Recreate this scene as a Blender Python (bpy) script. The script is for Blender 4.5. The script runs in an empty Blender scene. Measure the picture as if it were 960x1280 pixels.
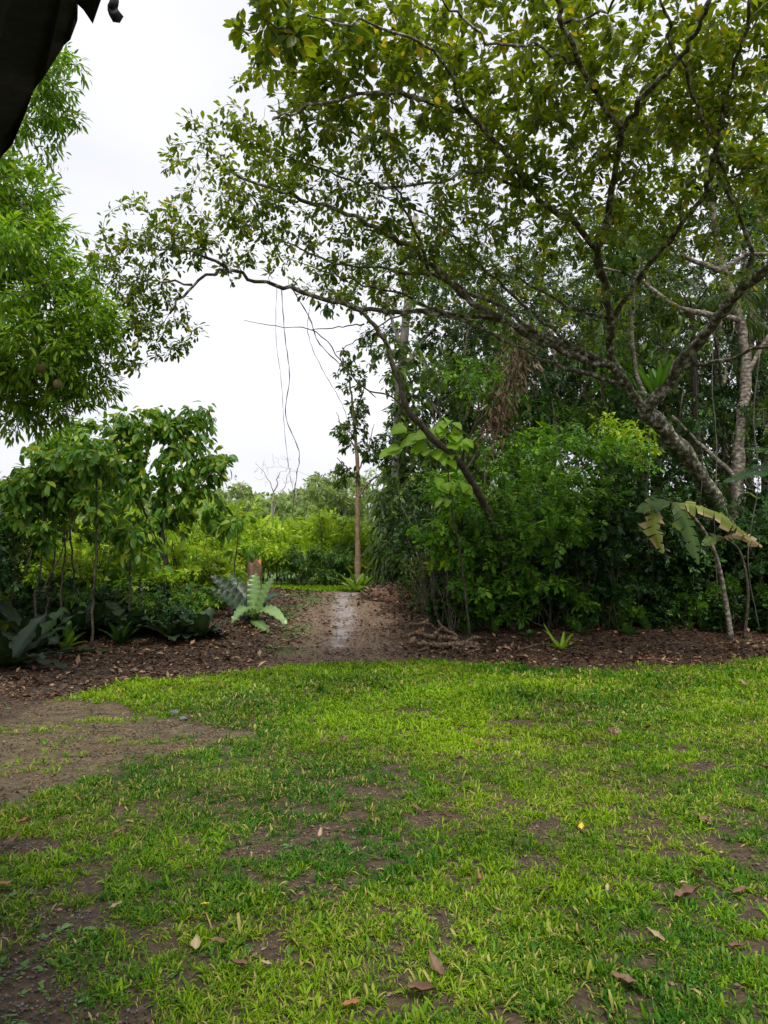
import bpy, math, random
import numpy as np
from mathutils import Vector
SEED = 7
rng = np.random.default_rng(SEED)
random.seed(SEED)
sc = bpy.context.scene
R = math.radians

# ------------------------------------------------------------------ camera
FPX, HOR = 950.0, 695.0
PITCH = math.atan((HOR - 640.0) / FPX)
CAMZ = 1.6
cd = bpy.data.cameras.new("camera"); cam = bpy.data.objects.new("camera", cd)
sc.collection.objects.link(cam); sc.camera = cam
cam.location = (0, 0, CAMZ); cam.rotation_euler = (R(90) + PITCH, 0, 0)
cd.sensor_fit = 'VERTICAL'; cd.sensor_height = 36.0; cd.lens = 36.0 * FPX / 1280.0
cd.clip_start = 0.05; cd.clip_end = 3000

# ------------------------------------------------------------------ world, sun, exposure
SUN_EL, SUN_AZ = R(60), R(168)          # azimuth measured from +Y towards +X (negative = left)
w = bpy.data.worlds.new("World"); sc.world = w; w.use_nodes = True
nt = w.node_tree; nt.nodes.clear()
N = nt.nodes.new; L = nt.links.new
out = N('ShaderNodeOutputWorld'); bg = N('ShaderNodeBackground')
sky = N('ShaderNodeTexSky'); sky.sky_type = 'NISHITA'; sky.sun_disc = False
sky.sun_elevation = SUN_EL; sky.sun_rotation = SUN_AZ; sky.dust_density = 4
tc = N('ShaderNodeTexCoord'); mp = N('ShaderNodeMapping'); mp.inputs['Scale'].default_value = (1, 1, 2.2)
nz = N('ShaderNodeTexNoise'); nz.inputs['Scale'].default_value = 1.6; nz.inputs['Detail'].default_value = 5
cr = N('ShaderNodeValToRGB')
cr.color_ramp.elements[0].position = 0.3; cr.color_ramp.elements[0].color = (4.75, 4.8, 5.3, 1)
cr.color_ramp.elements[1].position = 0.72; cr.color_ramp.elements[1].color = (6.3, 6.3, 6.6, 1)
mx = N('ShaderNodeMixRGB'); mx.inputs[0].default_value = 0.93
L(tc.outputs['Generated'], mp.inputs[0]); L(mp.outputs[0], nz.inputs['Vector']); L(nz.outputs['Fac'], cr.inputs[0])
L(sky.outputs[0], mx.inputs[1]); L(cr.outputs[0], mx.inputs[2]); L(mx.outputs[0], bg.inputs[0])
bg.inputs[1].default_value = 0.066; L(bg.outputs[0], out.inputs[0])
sl = bpy.data.lights.new("sun", 'SUN'); so = bpy.data.objects.new("sun", sl); sc.collection.objects.link(so)
sl.energy = 1.5; sl.angle = R(24); sl.color = (1.0, 0.955, 0.86)
sdir = Vector((math.sin(SUN_AZ) * math.cos(SUN_EL), math.cos(SUN_AZ) * math.cos(SUN_EL), math.sin(SUN_EL)))
so.rotation_euler = sdir.to_track_quat('Z', 'Y').to_euler(); so.location = (0, 0, 20)
sc.view_settings.view_transform = 'Standard'; sc.view_settings.look = 'None'
sc.view_settings.gamma = 1; sc.view_settings.use_curve_mapping = False
sc.view_settings.exposure = 1.45
sc.cycles.max_bounces = 6; sc.cycles.diffuse_bounces = 3; sc.cycles.glossy_bounces = 1
sc.cycles.transmission_bounces = 3; sc.cycles.transparent_max_bounces = 4
sc.cycles.caustics_reflective = False; sc.cycles.caustics_refractive = False

# ------------------------------------------------------------------ helpers
CP, SP = math.cos(PITCH), math.sin(PITCH)
def at(px, py, Y):
    u = (px - 480.0) / FPX; v = (640.0 - py) / FPX
    d = np.array([u, CP - SP * v, SP + CP * v])
    return np.array([0, 0, CAMZ]) + d * (Y / d[1])
def project(x, y, z):
    dz = z - CAMZ
    f = y * CP + dz * SP; v = -y * SP + dz * CP
    f = np.maximum(f, 0.05)
    return 480 + FPX * x / f, 640 - FPX * v / f
def sstep(t):
    t = np.clip(t, 0, 1); return t * t * (3 - 2 * t)
# value noise
_perm = rng.random((256, 256))
def vnoise(x, y, s, seed=0):
    x = np.asarray(x, float) / s + 37.3 * seed + 100; y = np.asarray(y, float) / s + 11.7 * seed + 100
    xi = np.floor(x).astype(int); yi = np.floor(y).astype(int)
    fx = sstep(x - xi); fy = sstep(y - yi)
    g = lambda a, b: _perm[a % 256, b % 256]
    return (g(xi, yi) * (1 - fx) + g(xi + 1, yi) * fx) * (1 - fy) + (g(xi, yi + 1) * (1 - fx) + g(xi + 1, yi + 1) * fx) * fy
def fbm(x, y, s, seed=0):
    return (vnoise(x, y, s, seed) * 0.5 + vnoise(x, y, s / 2, seed + 1) * 0.28 + vnoise(x, y, s / 4, seed + 2) * 0.22)
def pathx(y):   # centre line of the trodden path
    return np.interp(y, [10, 13, 16, 20, 24, 40], [-0.75, -0.72, -0.9, -0.98, -0.9, -1.0])
def gz(x, y):
    x = np.asarray(x, float); y = np.asarray(y, float)
    z = 0.64 * sstep((y - 11.8) / 8.6)
    z = z + 0.05 * (fbm(x, y, 3.0, 3) - 0.5) * sstep((y - 1) / 3)
    z = z + 0.025 * (fbm(x, y, 0.5, 9) - 0.5)
    # mulch bed is heaped a little either side of the path
    d = np.abs(x - pathx(y))
    z = z + 0.16 * sstep((d - 1.0) / 1.6) * sstep((y - 12.2) / 3) * sstep((24 - y) / 5)
    z = z - 0.04 * np.exp(-(d / 0.35) ** 2) * sstep((y - 12.5) / 2) * sstep((22 - y) / 3)
    z = z - 1.5 * sstep((y - 60) / 200)
    return z
def gp(px, py):
    """point of the ground seen at a photograph position"""
    u = (px - 480.0) / FPX; v = (640.0 - py) / FPX
    d = np.array([u, CP - SP * v, SP + CP * v]); t = 1.0
    for _ in range(4000):
        p = d * t
        if CAMZ + p[2] <= gz(p[0], p[1]): break
        t += 0.02
    return np.array([p[0], p[1], float(gz(p[0], p[1]))])
def ong(x, y, dz=0.0): return np.array([x, y, float(gz(x, y)) + dz])

def tag(o, label=None, cat=None, group=None, kind=None):
    if label: o['label'] = label
    if cat: o['category'] = cat
    if group: o['group'] = group
    if kind: o['kind'] = kind
    return o
def empty(name, loc, label=None, cat=None, group=None, rz=0):
    o = bpy.data.objects.new(name, None); sc.collection.objects.link(o)
    o.location = [float(c) for c in loc]; o.rotation_euler.z = rz; o.empty_display_size = 0.2
    return tag(o, label, cat, group)
def link(name, me, parent=None):
    o = bpy.data.objects.new(name, me); sc.collection.objects.link(o)
    if parent is not None: o.parent = parent
    return o
def children(o): return [c for c in sc.collection.objects if c.parent == o]
def copy_tree(o, parent=None, kids=None):
    c = o.copy(); sc.collection.objects.link(c); c.parent = parent
    for ch in (kids if kids is not None else list(o.children)):
        copy_tree(ch, c)
    return c
def place(o, loc, rz=0, s=1, label=None, sz=None):
    o.location = [float(c) for c in loc]; o.rotation_euler.z = rz; o.scale = (s, s, sz or s)
    if label: o['label'] = label
    return o

def raw_mesh(name, V, faces_idx, nper, mat, attr=None, smooth=False, mats=None, midx=None):
    """V (n,3); faces_idx flat loop array; nper = array of loop counts per face"""
    me = bpy.data.meshes.new(name)
    V = np.ascontiguousarray(V, dtype=np.float32)
    me.vertices.add(len(V)); me.vertices.foreach_set("co", V.ravel())
    me.loops.add(len(faces_idx)); me.loops.foreach_set("vertex_index", np.ascontiguousarray(faces_idx, dtype=np.int32))
    nper = np.asarray(nper, dtype=np.int32)
    me.polygons.add(len(nper))
    st = np.concatenate([[0], np.cumsum(nper)[:-1]]).astype(np.int32)
    me.polygons.foreach_set("loop_start", st); me.polygons.foreach_set("loop_total", nper)
    if smooth: me.polygons.foreach_set("use_smooth", np.ones(len(nper), dtype=bool))
    if attr is not None:
        for k, a in attr.items():
            at_ = me.attributes.new(k, 'FLOAT', 'POINT'); at_.data.foreach_set("value", np.ascontiguousarray(a, dtype=np.float32))
    for m in (mats or [mat]): me.materials.append(m)
    if midx is not None: me.polygons.foreach_set("material_index", np.asarray(midx, dtype=np.int32))
    me.update(calc_edges=True); me.validate() if len(V) < 50 else None
    return me

class Template:
    def __init__(s, V, F):
        s.V = np.array(V, float)
        s.idx = np.array([i for f in F for i in f]); s.n = np.array([len(f) for f in F])
def norm(a): return a / np.maximum(np.linalg.norm(a, axis=-1, keepdims=True), 1e-9)
def frames(D, NRM):
    """rotation matrices whose columns are x, length direction, normal"""
    D = norm(D); X = norm(np.cross(D, NRM)); Z = np.cross(X, D)
    return np.stack([X, D, Z], axis=-1)
def scatter(name, tpl, P, Rm, S, mat, v=None, extra=None):
    """one mesh of many small leaves/blades"""
    n = len(P); k = len(tpl.V)
    S = np.asarray(S, float)
    if S.ndim == 1: S = np.repeat(S[:, None], 3, 1)
    VV = tpl.V[None] * S[:, None, :]
    W = np.einsum('nij,nkj->nki', Rm, VV) + P[:, None, :]
    idx = (tpl.idx[None] + (np.arange(n) * k)[:, None]).ravel()
    if v is None: v = rng.random(n)
    attr = {'v': np.repeat(v, k)}
    return raw_mesh(name, W.reshape(-1, 3), idx, np.tile(tpl.n, n), mat, attr)
def join_raw(parts):
    """parts: list of (V, idx, nper, v)"""
    off = 0; Vs, Is, Ns, As = [], [], [], []
    for V, i, n, a in parts:
        Vs.append(V); Is.append(np.asarray(i) + off); Ns.append(n); As.append(a); off += len(V)
    return np.concatenate(Vs), np.concatenate(Is), np.concatenate(Ns), np.concatenate(As)

# leaf templates: length 1 along +Y
def leaf_outline(w, wp, fold=0.18, droop=0.12, rows=4):
    """pointed leaf with folded midrib; w half width, wp = where it is widest"""
    V = [(0, 0, 0)]; F = []
    ys = np.linspace(0, 1, rows + 1)[1:-1]
    for y in ys:
        ww = w * math.sin(math.pi * (y ** (math.log(0.5) / math.log(wp)))) ** 0.8
        z = -droop * y * y
        V += [(-ww, y, z + fold * ww), (0, y, z), (ww, y, z + fold * ww)]
    V.append((0, 1, -droop)); last = len(V) - 1
    F += [(0, 2, 1), (0, 3, 2)]
    for r in range(len(ys) - 1):
        a = 1 + 3 * r
        F += [(a, a + 1, a + 4, a + 3), (a + 1, a + 2, a + 5, a + 4)]
    a = 1 + 3 * (len(ys) - 1)
    F += [(a, a + 1, last), (a + 1, a + 2, last)]
    return Template(V, F)
LEAF_OBO = leaf_outline(0.23, 0.62, 0.3, 0.12, 4)
LEAF_LAN = leaf_outline(0.14, 0.42, 0.35, 0.25, 4)
LEAF_OVAL = leaf_outline(0.24, 0.45, 0.3, 0.25, 4)
LEAF_S = Template([(0, 0, 0), (-0.24, 0.45, 0.05), (0, 1, -0.1), (0.24, 0.45, 0.05)], [(0, 3, 2), (0, 2, 1)])
LEAF_N = Template([(0, 0, 0), (-0.13, 0.4, 0.04), (0, 1, -0.15), (0.13, 0.4, 0.04)], [(0, 3, 2), (0, 2, 1)])
def spray(n, spread, tpl, ln=0.55, seed=1):
    """a twig end of n leaves as one template"""
    r = np.random.default_rng(seed); V = []; F = []; off = 0
    for k in range(n):
        t = k / max(n - 1, 1); side = -1 if k % 2 else 1
        a = side * spread * (1 - t * 0.8) + r.normal() * 0.15
        s = ln * (0.75 + 0.4 * r.random())
        ca, sa = math.cos(a), math.sin(a); tilt = r.normal() * 0.3
        for x, y, z in tpl.V * s:
            z2 = z + x * tilt
            V.append((x * ca + y * sa, -x * sa + y * ca + t * 0.6, z2 - 0.15 * t))
        i = 0
        for m in tpl.n:
            F.append(tuple(int(q) + off for q in tpl.idx[i:i + m])); i += m
        off += len(tpl.V)
    return Template(V, F)
SPRAY_S = spray(7, 1.1, LEAF_S, 0.5, 3)
SPRAY_N = spray(8, 1.0, LEAF_N, 0.6, 4)

# ------------------------------------------------------------------ materials
def newmat(name):
    m = bpy.data.materials.new(name); m.use_nodes = True; t = m.node_tree; t.nodes.clear(); return m, t
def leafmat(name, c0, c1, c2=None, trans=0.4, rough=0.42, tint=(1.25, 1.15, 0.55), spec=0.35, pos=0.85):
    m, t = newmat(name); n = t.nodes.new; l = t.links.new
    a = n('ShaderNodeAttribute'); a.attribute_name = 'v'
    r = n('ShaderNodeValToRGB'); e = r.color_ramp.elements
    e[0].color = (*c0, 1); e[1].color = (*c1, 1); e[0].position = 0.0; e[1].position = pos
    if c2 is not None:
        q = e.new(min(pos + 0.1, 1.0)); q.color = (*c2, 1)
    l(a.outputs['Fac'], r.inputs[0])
    g = n('ShaderNodeNewGeometry'); nz = n('ShaderNodeTexNoise'); nz.inputs['Scale'].default_value = 0.9; nz.inputs['Detail'].default_value = 3
    l(g.outputs['Position'], nz.inputs['Vector'])
    mr = n('ShaderNodeMapRange'); mr.inputs[1].default_value = 0.3; mr.inputs[2].default_value = 0.7; mr.inputs[3].default_value = 0.72; mr.inputs[4].default_value = 1.3
    l(nz.outputs['Fac'], mr.inputs[0])
    mu = n('ShaderNodeMixRGB'); mu.blend_type = 'MULTIPLY'; mu.inputs[0].default_value = 1
    cc = n('ShaderNodeCombineXYZ'); l(mr.outputs[0], cc.inputs[0]); l(mr.outputs[0], cc.inputs[1]); l(mr.outputs[0], cc.inputs[2])
    l(r.outputs[0], mu.inputs[1]); l(cc.outputs[0], mu.inputs[2])
    p = n('ShaderNodeBsdfPrincipled'); p.inputs['Roughness'].default_value = rough; p.inputs['Specular IOR Level'].default_value = spec
    l(mu.outputs[0], p.inputs['Base Color'])
    ti = n('ShaderNodeMixRGB'); ti.blend_type = 'MULTIPLY'; ti.inputs[0].default_value = 1; ti.inputs[2].default_value = (*[x for x in tint], 1)
    l(mu.outputs[0], ti.inputs[1])
    tr = n('ShaderNodeBsdfTranslucent'); l(ti.outputs[0], tr.inputs[0])
    ms = n('ShaderNodeMixShader'); ms.inputs[0].default_value = trans
    l(p.outputs[0], ms.inputs[1]); l(tr.outputs[0], ms.inputs[2])
    o = n('ShaderNodeOutputMaterial'); l(ms.outputs[0], o.inputs[0]); return m
def noisemat(name, cols, scale=4, detail=6, rough=0.85, bump=0.3, stretch=(1, 1, 1), bscale=None, spec=0.3, lo=0.3, hi=0.7, obj=True):
    m, t = newmat(name); n = t.nodes.new; l = t.links.new
    g = n('ShaderNodeTexCoord'); mp = n('ShaderNodeMapping'); mp.inputs['Scale'].default_value = stretch
    l(g.outputs['Object'], mp.inputs[0])
    nz = n('ShaderNodeTexNoise'); nz.inputs['Scale'].default_value = scale; nz.inputs['Detail'].default_value = detail; nz.inputs['Roughness'].default_value = 0.65
    l(mp.outputs[0], nz.inputs['Vector'])
    r = n('ShaderNodeValToRGB'); e = r.color_ramp.elements
    e[0].position = lo; e[1].position = hi; e[0].color = (*cols[0], 1); e[1].color = (*cols[-1], 1)
    for i, c in enumerate(cols[1:-1]):
        q = e.new(lo + (hi - lo) * (i + 1) / (len(cols) - 1)); q.color = (*c, 1)
    l(nz.outputs['Fac'], r.inputs[0])
    p = n('ShaderNodeBsdfPrincipled'); p.inputs['Roughness'].default_value = rough; p.inputs['Specular IOR Level'].default_value = spec
    l(r.outputs[0], p.inputs['Base Color'])
    nb = n('ShaderNodeTexNoise'); nb.inputs['Scale'].default_value = bscale or scale * 3; nb.inputs['Detail'].default_value = 5
    l(mp.outputs[0], nb.inputs['Vector'])
    b = n('ShaderNodeBump'); b.inputs['Strength'].default_value = bump; b.inputs['Distance'].default_value = 0.02
    l(nb.outputs['Fac'], b.inputs['Height']); l(b.outputs[0], p.inputs['Normal'])
    o = n('ShaderNodeOutputMaterial'); l(p.outputs[0], o.inputs[0]); return m

BARK_MOSS = noisemat('mossy_bark', [(0.03, 0.024, 0.016), (0.075, 0.06, 0.038), (0.085, 0.09, 0.045), (0.40, 0.39, 0.33)], 11, 8, bump=1.0, lo=0.36, hi=0.60, bscale=22)
BARK_PALE = noisemat('lichen_bark', [(0.05, 0.042, 0.032), (0.12, 0.10, 0.075), (0.24, 0.21, 0.17), (0.46, 0.44, 0.39)], 9, 8, bump=1.0, stretch=(1, 1, 1.8), lo=0.36, hi=0.66, bscale=20)
BARK_DARK = noisemat('dark_bark', [(0.02, 0.016, 0.012), (0.06, 0.05, 0.035), (0.13, 0.11, 0.08)], 12, 6, bump=0.8)
BARK_TAN = noisemat('tan_bark', [(0.12, 0.08, 0.045), (0.24, 0.17, 0.10), (0.34, 0.27, 0.17)], 9, 5, bump=0.5)
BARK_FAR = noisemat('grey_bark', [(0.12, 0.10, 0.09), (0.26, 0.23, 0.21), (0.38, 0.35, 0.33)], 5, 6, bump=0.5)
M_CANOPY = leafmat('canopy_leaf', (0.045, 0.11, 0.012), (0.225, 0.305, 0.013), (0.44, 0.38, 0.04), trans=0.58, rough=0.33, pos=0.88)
M_LEFT = leafmat('bright_leaf', (0.06, 0.17, 0.010), (0.22, 0.40, 0.020), (0.30, 0.40, 0.05), trans=0.45)
M_YOUNG = leafmat('drooping_leaf', (0.04, 0.13, 0.018), (0.14, 0.28, 0.022), (0.30, 0.38, 0.04), trans=0.42, pos=0.8)
M_HEDGE = leafmat('yellow_green_leaf', (0.17, 0.33, 0.015), (0.34, 0.50, 0.025), (0.46, 0.56, 0.06), trans=0.42)
M_HEDGE2 = leafmat('mid_green_leaf', (0.05, 0.12, 0.03), (0.10, 0.20, 0.04), trans=0.35)
M_FAR_HAZE = leafmat('haze_pale_leaf', (0.17, 0.26, 0.08), (0.28, 0.38, 0.13), trans=0.38, rough=0.6)  # distance haze put into the leaf colour as paleness
M_FINE = leafmat('thicket_leaf', (0.04, 0.13, 0.014), (0.14, 0.31, 0.022), (0.24, 0.45, 0.03), trans=0.4, pos=0.86)
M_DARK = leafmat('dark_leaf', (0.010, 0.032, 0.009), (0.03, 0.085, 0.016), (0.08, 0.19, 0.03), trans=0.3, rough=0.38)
M_TALL = leafmat('tall_tree_leaf', (0.03, 0.075, 0.014), (0.09, 0.16, 0.022), (0.17, 0.26, 0.03), trans=0.42)
M_LIME = leafmat('lime_leaf', (0.17, 0.36, 0.015), (0.30, 0.50, 0.03), trans=0.45)
M_GRASS = leafmat('grass_blade', (0.030, 0.125, 0.007), (0.21, 0.345, 0.004), (0.40, 0.34, 0.11), trans=0.36, rough=0.5, spec=.22, tint=(1.1, 1.1, 0.5), pos=0.87)
M_WEED = leafmat('weed_leaf', (0.06, 0.17, 0.04), (0.13, 0.27, 0.06), trans=0.3)
M_LITTER = leafmat('leaf_litter', (0.022, 0.012, 0.007), (0.125, 0.067, 0.034), (0.38, 0.24, 0.14), trans=0.08, rough=0.5, tint=(1, 0.8, 0.6), pos=0.86)
M_DEADLEAF = leafmat('dead_leaf', (0.06, 0.035, 0.022), (0.24, 0.16, 0.10), trans=0.15, rough=0.6, tint=(1, 0.8, 0.6))
M_FERN = leafmat('fern_frond', (0.03, 0.10, 0.022), (0.19, 0.31, 0.11), trans=0.3, rough=0.3, spec=0.55)
M_FERND = leafmat('dark_fern_frond', (0.010, 0.024, 0.010), (0.034, 0.062, 0.027), trans=0.2, rough=0.4, spec=0.35)
M_FRUIT = noisemat('fruit_skin', [(0.10, 0.10, 0.04), (0.22, 0.17, 0.08)], 12, 4, rough=0.5, bump=0.1)
M_TWIG = noisemat('twig_bark', [(0.05, 0.04, 0.028), (0.15, 0.13, 0.09), (0.36, 0.34, 0.28)], 20, 4, bump=0.2)
M_VINE = noisemat('vine_bark', [(0.07, 0.055, 0.05), (0.16, 0.13, 0.12)], 20, 4, bump=0.2)
M_STONE = noisemat('stone_surface', [(0.03, 0.03, 0.03), (0.10, 0.095, 0.09), (0.2, 0.19, 0.18)], 9, 5, bump=0.4, rough=0.55)
M_LOG = noisemat('log_bark', [(0.035, 0.02, 0.012), (0.13, 0.08, 0.045), (0.34, 0.26, 0.17)], 24, 8, bump=1.0, lo=.36, hi=.64)
M_LOGEND = noisemat('log_end', [(0.16, 0.08, 0.04), (0.32, 0.19, 0.10)], 15, 4, bump=0.3)

# ------------------------------------------------------------------ ground
LEDGE = ([-600, 0, 40, 100, 180, 300, 430, 520, 600, 700, 850, 960, 1500],
         [905, 905, 885, 868, 852, 838, 829, 824, 830, 836, 836, 824, 815])
def zones(x, y):
    """lawn cover 0..1, dirt, mulch, wet path, moss, for ground points"""
    z = gz(x, y); px, py = project(x, y, z)
    n1 = fbm(x, y, 0.5, 21) - 0.5; n2 = fbm(x, y, 1.6, 31) - 0.5
    front = py - np.interp(px, *LEDGE) + n1 * 14                      # >0 in front of the bed edge
    lawn = sstep(front / 7.0 + 0.4)
    lawn = np.where(y < 0.5, 1.0, lawn)
    # bare clay wedge coming in from the left
    top = np.interp(px, [-800, 0, 60, 130, 200, 275], [868, 864, 864, 878, 897, 914])
    bot = np.interp(px, [-800, 0, 60, 150, 240, 275], [1120, 1008, 982, 960, 944, 926])
    ins = np.minimum(py - top, bot - py) + n1 * 34
    clay = sstep(ins / 12 + 0.5) * (px < 320)
    clay = clay * (y > 0.5)
    # streaks of grass within the clay
    clay_g = clay * (1 - 0.4 * sstep((fbm(x * 0.5, y * 1.6, 0.5, 5) - 0.6) / 0.08))
    cov = lawn * (1 - clay_g)
    patches = [(550, 1022, 62, 12), (680, 1038, 52, 13), (460, 988, 40, 8), (350, 1195, 62, 26), (450, 1185, 50, 16), (90, 1150, 70, 18), (20, 1240, 70, 50),
               (880, 960, 50, 9), (760, 930, 60, 5), (900, 1075, 45, 9), (740, 1010, 40, 8), (420, 1040, 60, 10), (20, 1060, 60, 14), (480, 1250, 30, 10), (650, 905, 60, 4), (210, 1130, 40, 9),
               (860, 1240, 40, 9), (600, 1220, 22, 8), (520, 890, 50, 4), (330, 1065, 50, 9)]
    hole = np.zeros_like(cov)
    for cx, cy, rx, ry in patches:
        hole = np.maximum(hole, 1 - ((px - cx) / rx) ** 2 - ((py - cy) / ry) ** 2 + n1 * 2.4)
    thin = sstep((0.45 - fbm(x, y, 0.28, 41)) / 0.10) * 0.55
    cov = cov * (1 - 0.88 * sstep(hole * 1.2)) * (1 - thin)
    corner = sstep((330 - np.hypot(px - 0, (py - 1290) * 1.1)) / 220)
    cov = cov * (1 - 0.38 * corner * (y > 0.5))
    mulch = (1 - lawn) * (y > 3)
    d = np.abs(x - pathx(y) + 0.3 * n2)
    wet = np.exp(-(d / (0.12 + 0.016 * (y - 12))) ** 2) * sstep((y - 12.6 + n1 * 3) / 1.2) * sstep((21.3 - y) / 1.0)
    moss = sstep((fbm(x, y, 0.7, 61) - 0.42) / 0.15) * np.exp(-((d - 1.15) / 0.5) ** 2) * sstep((y - 12) / 1) * (x < pathx(y))
    far = sstep((y - 20.6) / 0.5)
    cov = np.maximum(cov, far * 0.9)
    return cov, clay, mulch * (1 - far), wet, moss, corner
def axis(a, fine0, fine1, b, step, grow=1.09):
    v = list(np.arange(fine0, fine1, step)); s = step; q = fine1
    while q < b: v.append(q); s *= grow; q += s
    v.append(b); s = step; q = fine0; lo = []
    while q > a: s *= grow; q -= s; lo.append(max(q, a))
    return np.array(sorted(set(lo)) + v)
gx = axis(-900, -11, 11, 900, 0.055); gy = axis(-60, 1.4, 24, 1800, 0.055)
GX, GY = np.meshgrid(gx, gy); GZ = gz(GX, GY)
cov, clay, mulch, wet, moss, corner = zones(GX, GY)
GZ = GZ + 0.012 * (fbm(GX, GY, 0.16, 77) - 0.5) * (1 - clay) 
nx, ny = len(gx), len(gy)
ii = np.arange(nx * ny).reshape(ny, nx)
q = np.stack([ii[:-1, :-1], ii[:-1, 1:], ii[1:, 1:], ii[1:, :-1]], -1).reshape(-1, 4)
M_GROUND, t = newmat('ground_soil'); n = t.nodes.new; l = t.links.new
def attrn(k):
    a = n('ShaderNodeAttribute'); a.attribute_name = k; return a.outputs['Fac']
tcg = n('ShaderNodeTexCoord')
def nzn(scale, detail=6, rough=0.6):
    z = n('ShaderNodeTexNoise'); z.inputs['Scale'].default_value = scale; z.inputs['Detail'].default_value = detail; z.inputs['Roughness'].default_value = rough
    l(tcg.outputs['Object'], z.inputs['Vector']); return z.outputs['Fac']
def ramp(f, cols, lo=0.3, hi=0.7):
    r = n('ShaderNodeValToRGB'); e = r.color_ramp.elements; e[0].position = lo; e[1].position = hi
    e[0].color = (*cols[0], 1); e[1].color = (*cols[-1], 1)
    for i, c in enumerate(cols[1:-1]):
        k = e.new(lo + (hi - lo) * (i + 1) / (len(cols) - 1)); k.color = (*c, 1)
    l(f, r.inputs[0]); return r.outputs[0]
def mix(f, a, b):
    m_ = n('ShaderNodeMixRGB'); l(f, m_.inputs[0]); l(a, m_.inputs[1]); l(b, m_.inputs[2]); return m_.outputs[0]
soil = ramp(nzn(24, 8, .75), [(0.015, 0.010, 0.006), (0.055, 0.034, 0.018), (0.15, 0.095, 0.052)])
clayc = ramp(nzn(7, 10, 0.8), [(0.03, 0.023, 0.010), (0.085, 0.062, 0.028), (0.20, 0.15, 0.075)])
mulc = ramp(nzn(22, 8, 0.7), [(0.014, 0.009, 0.005), (0.05, 0.028, 0.015), (0.12, 0.07, 0.036)])
pathc = ramp(nzn(24, 8, 0.75), [(0.035, 0.022, 0.014), (0.135, 0.085, 0.052), (0.27, 0.19, 0.125)])
mossc = ramp(nzn(12, 6), [(0.06, 0.09, 0.02), (0.13, 0.16, 0.04)])
turfc = ramp(nzn(30, 6), [(0.04, 0.09, 0.015), (0.10, 0.18, 0.02)])
c = mix(attrn('clay'), soil, clayc); c = mix(attrn('mulch'), c, mulc); c = mix(attrn('track'), c, pathc)
wetc = ramp(nzn(20, 8, 0.8), [(0.10, 0.075, 0.065), (0.40, 0.35, 0.34)])
c = mix(attrn('wet'), c, wetc); c = mix(attrn('moss'), c, mossc); c = mix(attrn('turf'), c, turfc)
pg = n('ShaderNodeBsdfPrincipled'); l(c, pg.inputs['Base Color'])
rr = n('ShaderNodeMapRange'); l(attrn('gloss'), rr.inputs[0]); rr.inputs[3].default_value = 0.85; rr.inputs[4].default_value = 0.22; l(rr.outputs[0], pg.inputs['Roughness'])
bp = n('ShaderNodeBump'); bp.inputs['Strength'].default_value = 0.7; bp.inputs['Distance'].default_value = 0.03; l(nzn(26, 8, 0.7), bp.inputs['Height']); l(bp.outputs[0], pg.inputs['Normal'])
og = n('ShaderNodeOutputMaterial'); l(pg.outputs[0], og.inputs[0])
dpath = np.abs(GX - pathx(GY) + 0.5 * (fbm(GX, GY, 1.2, 81) - 0.5))
track = sstep((1.5 - dpath) / 0.7) * mulch
gn = fbm(GX, GY, 0.6, 88)
attrs = dict(clay=clay, mulch=mulch, track=track, wet=np.clip(wet * (0.2 + 1.6 * sstep((fbm(GX, GY, .22, 15) - .38) / .2)), 0, 1), moss=moss * 0.7, turf=sstep((GY - 20.6) / 0.5) + 0 * GX,
             gloss=np.clip(wet * (0.3 + 1.0 * gn) + clay * 0.75 * sstep((gn - 0.45) / 0.12), 0, 1))
gme = raw_mesh('ground', np.stack([GX, GY, GZ], -1).reshape(-1, 3), q.ravel(), np.full(len(q), 4), M_GROUND,
               {k: a.ravel() for k, a in attrs.items()}, smooth=True)
tag(link('ground', gme), kind='structure')

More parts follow.
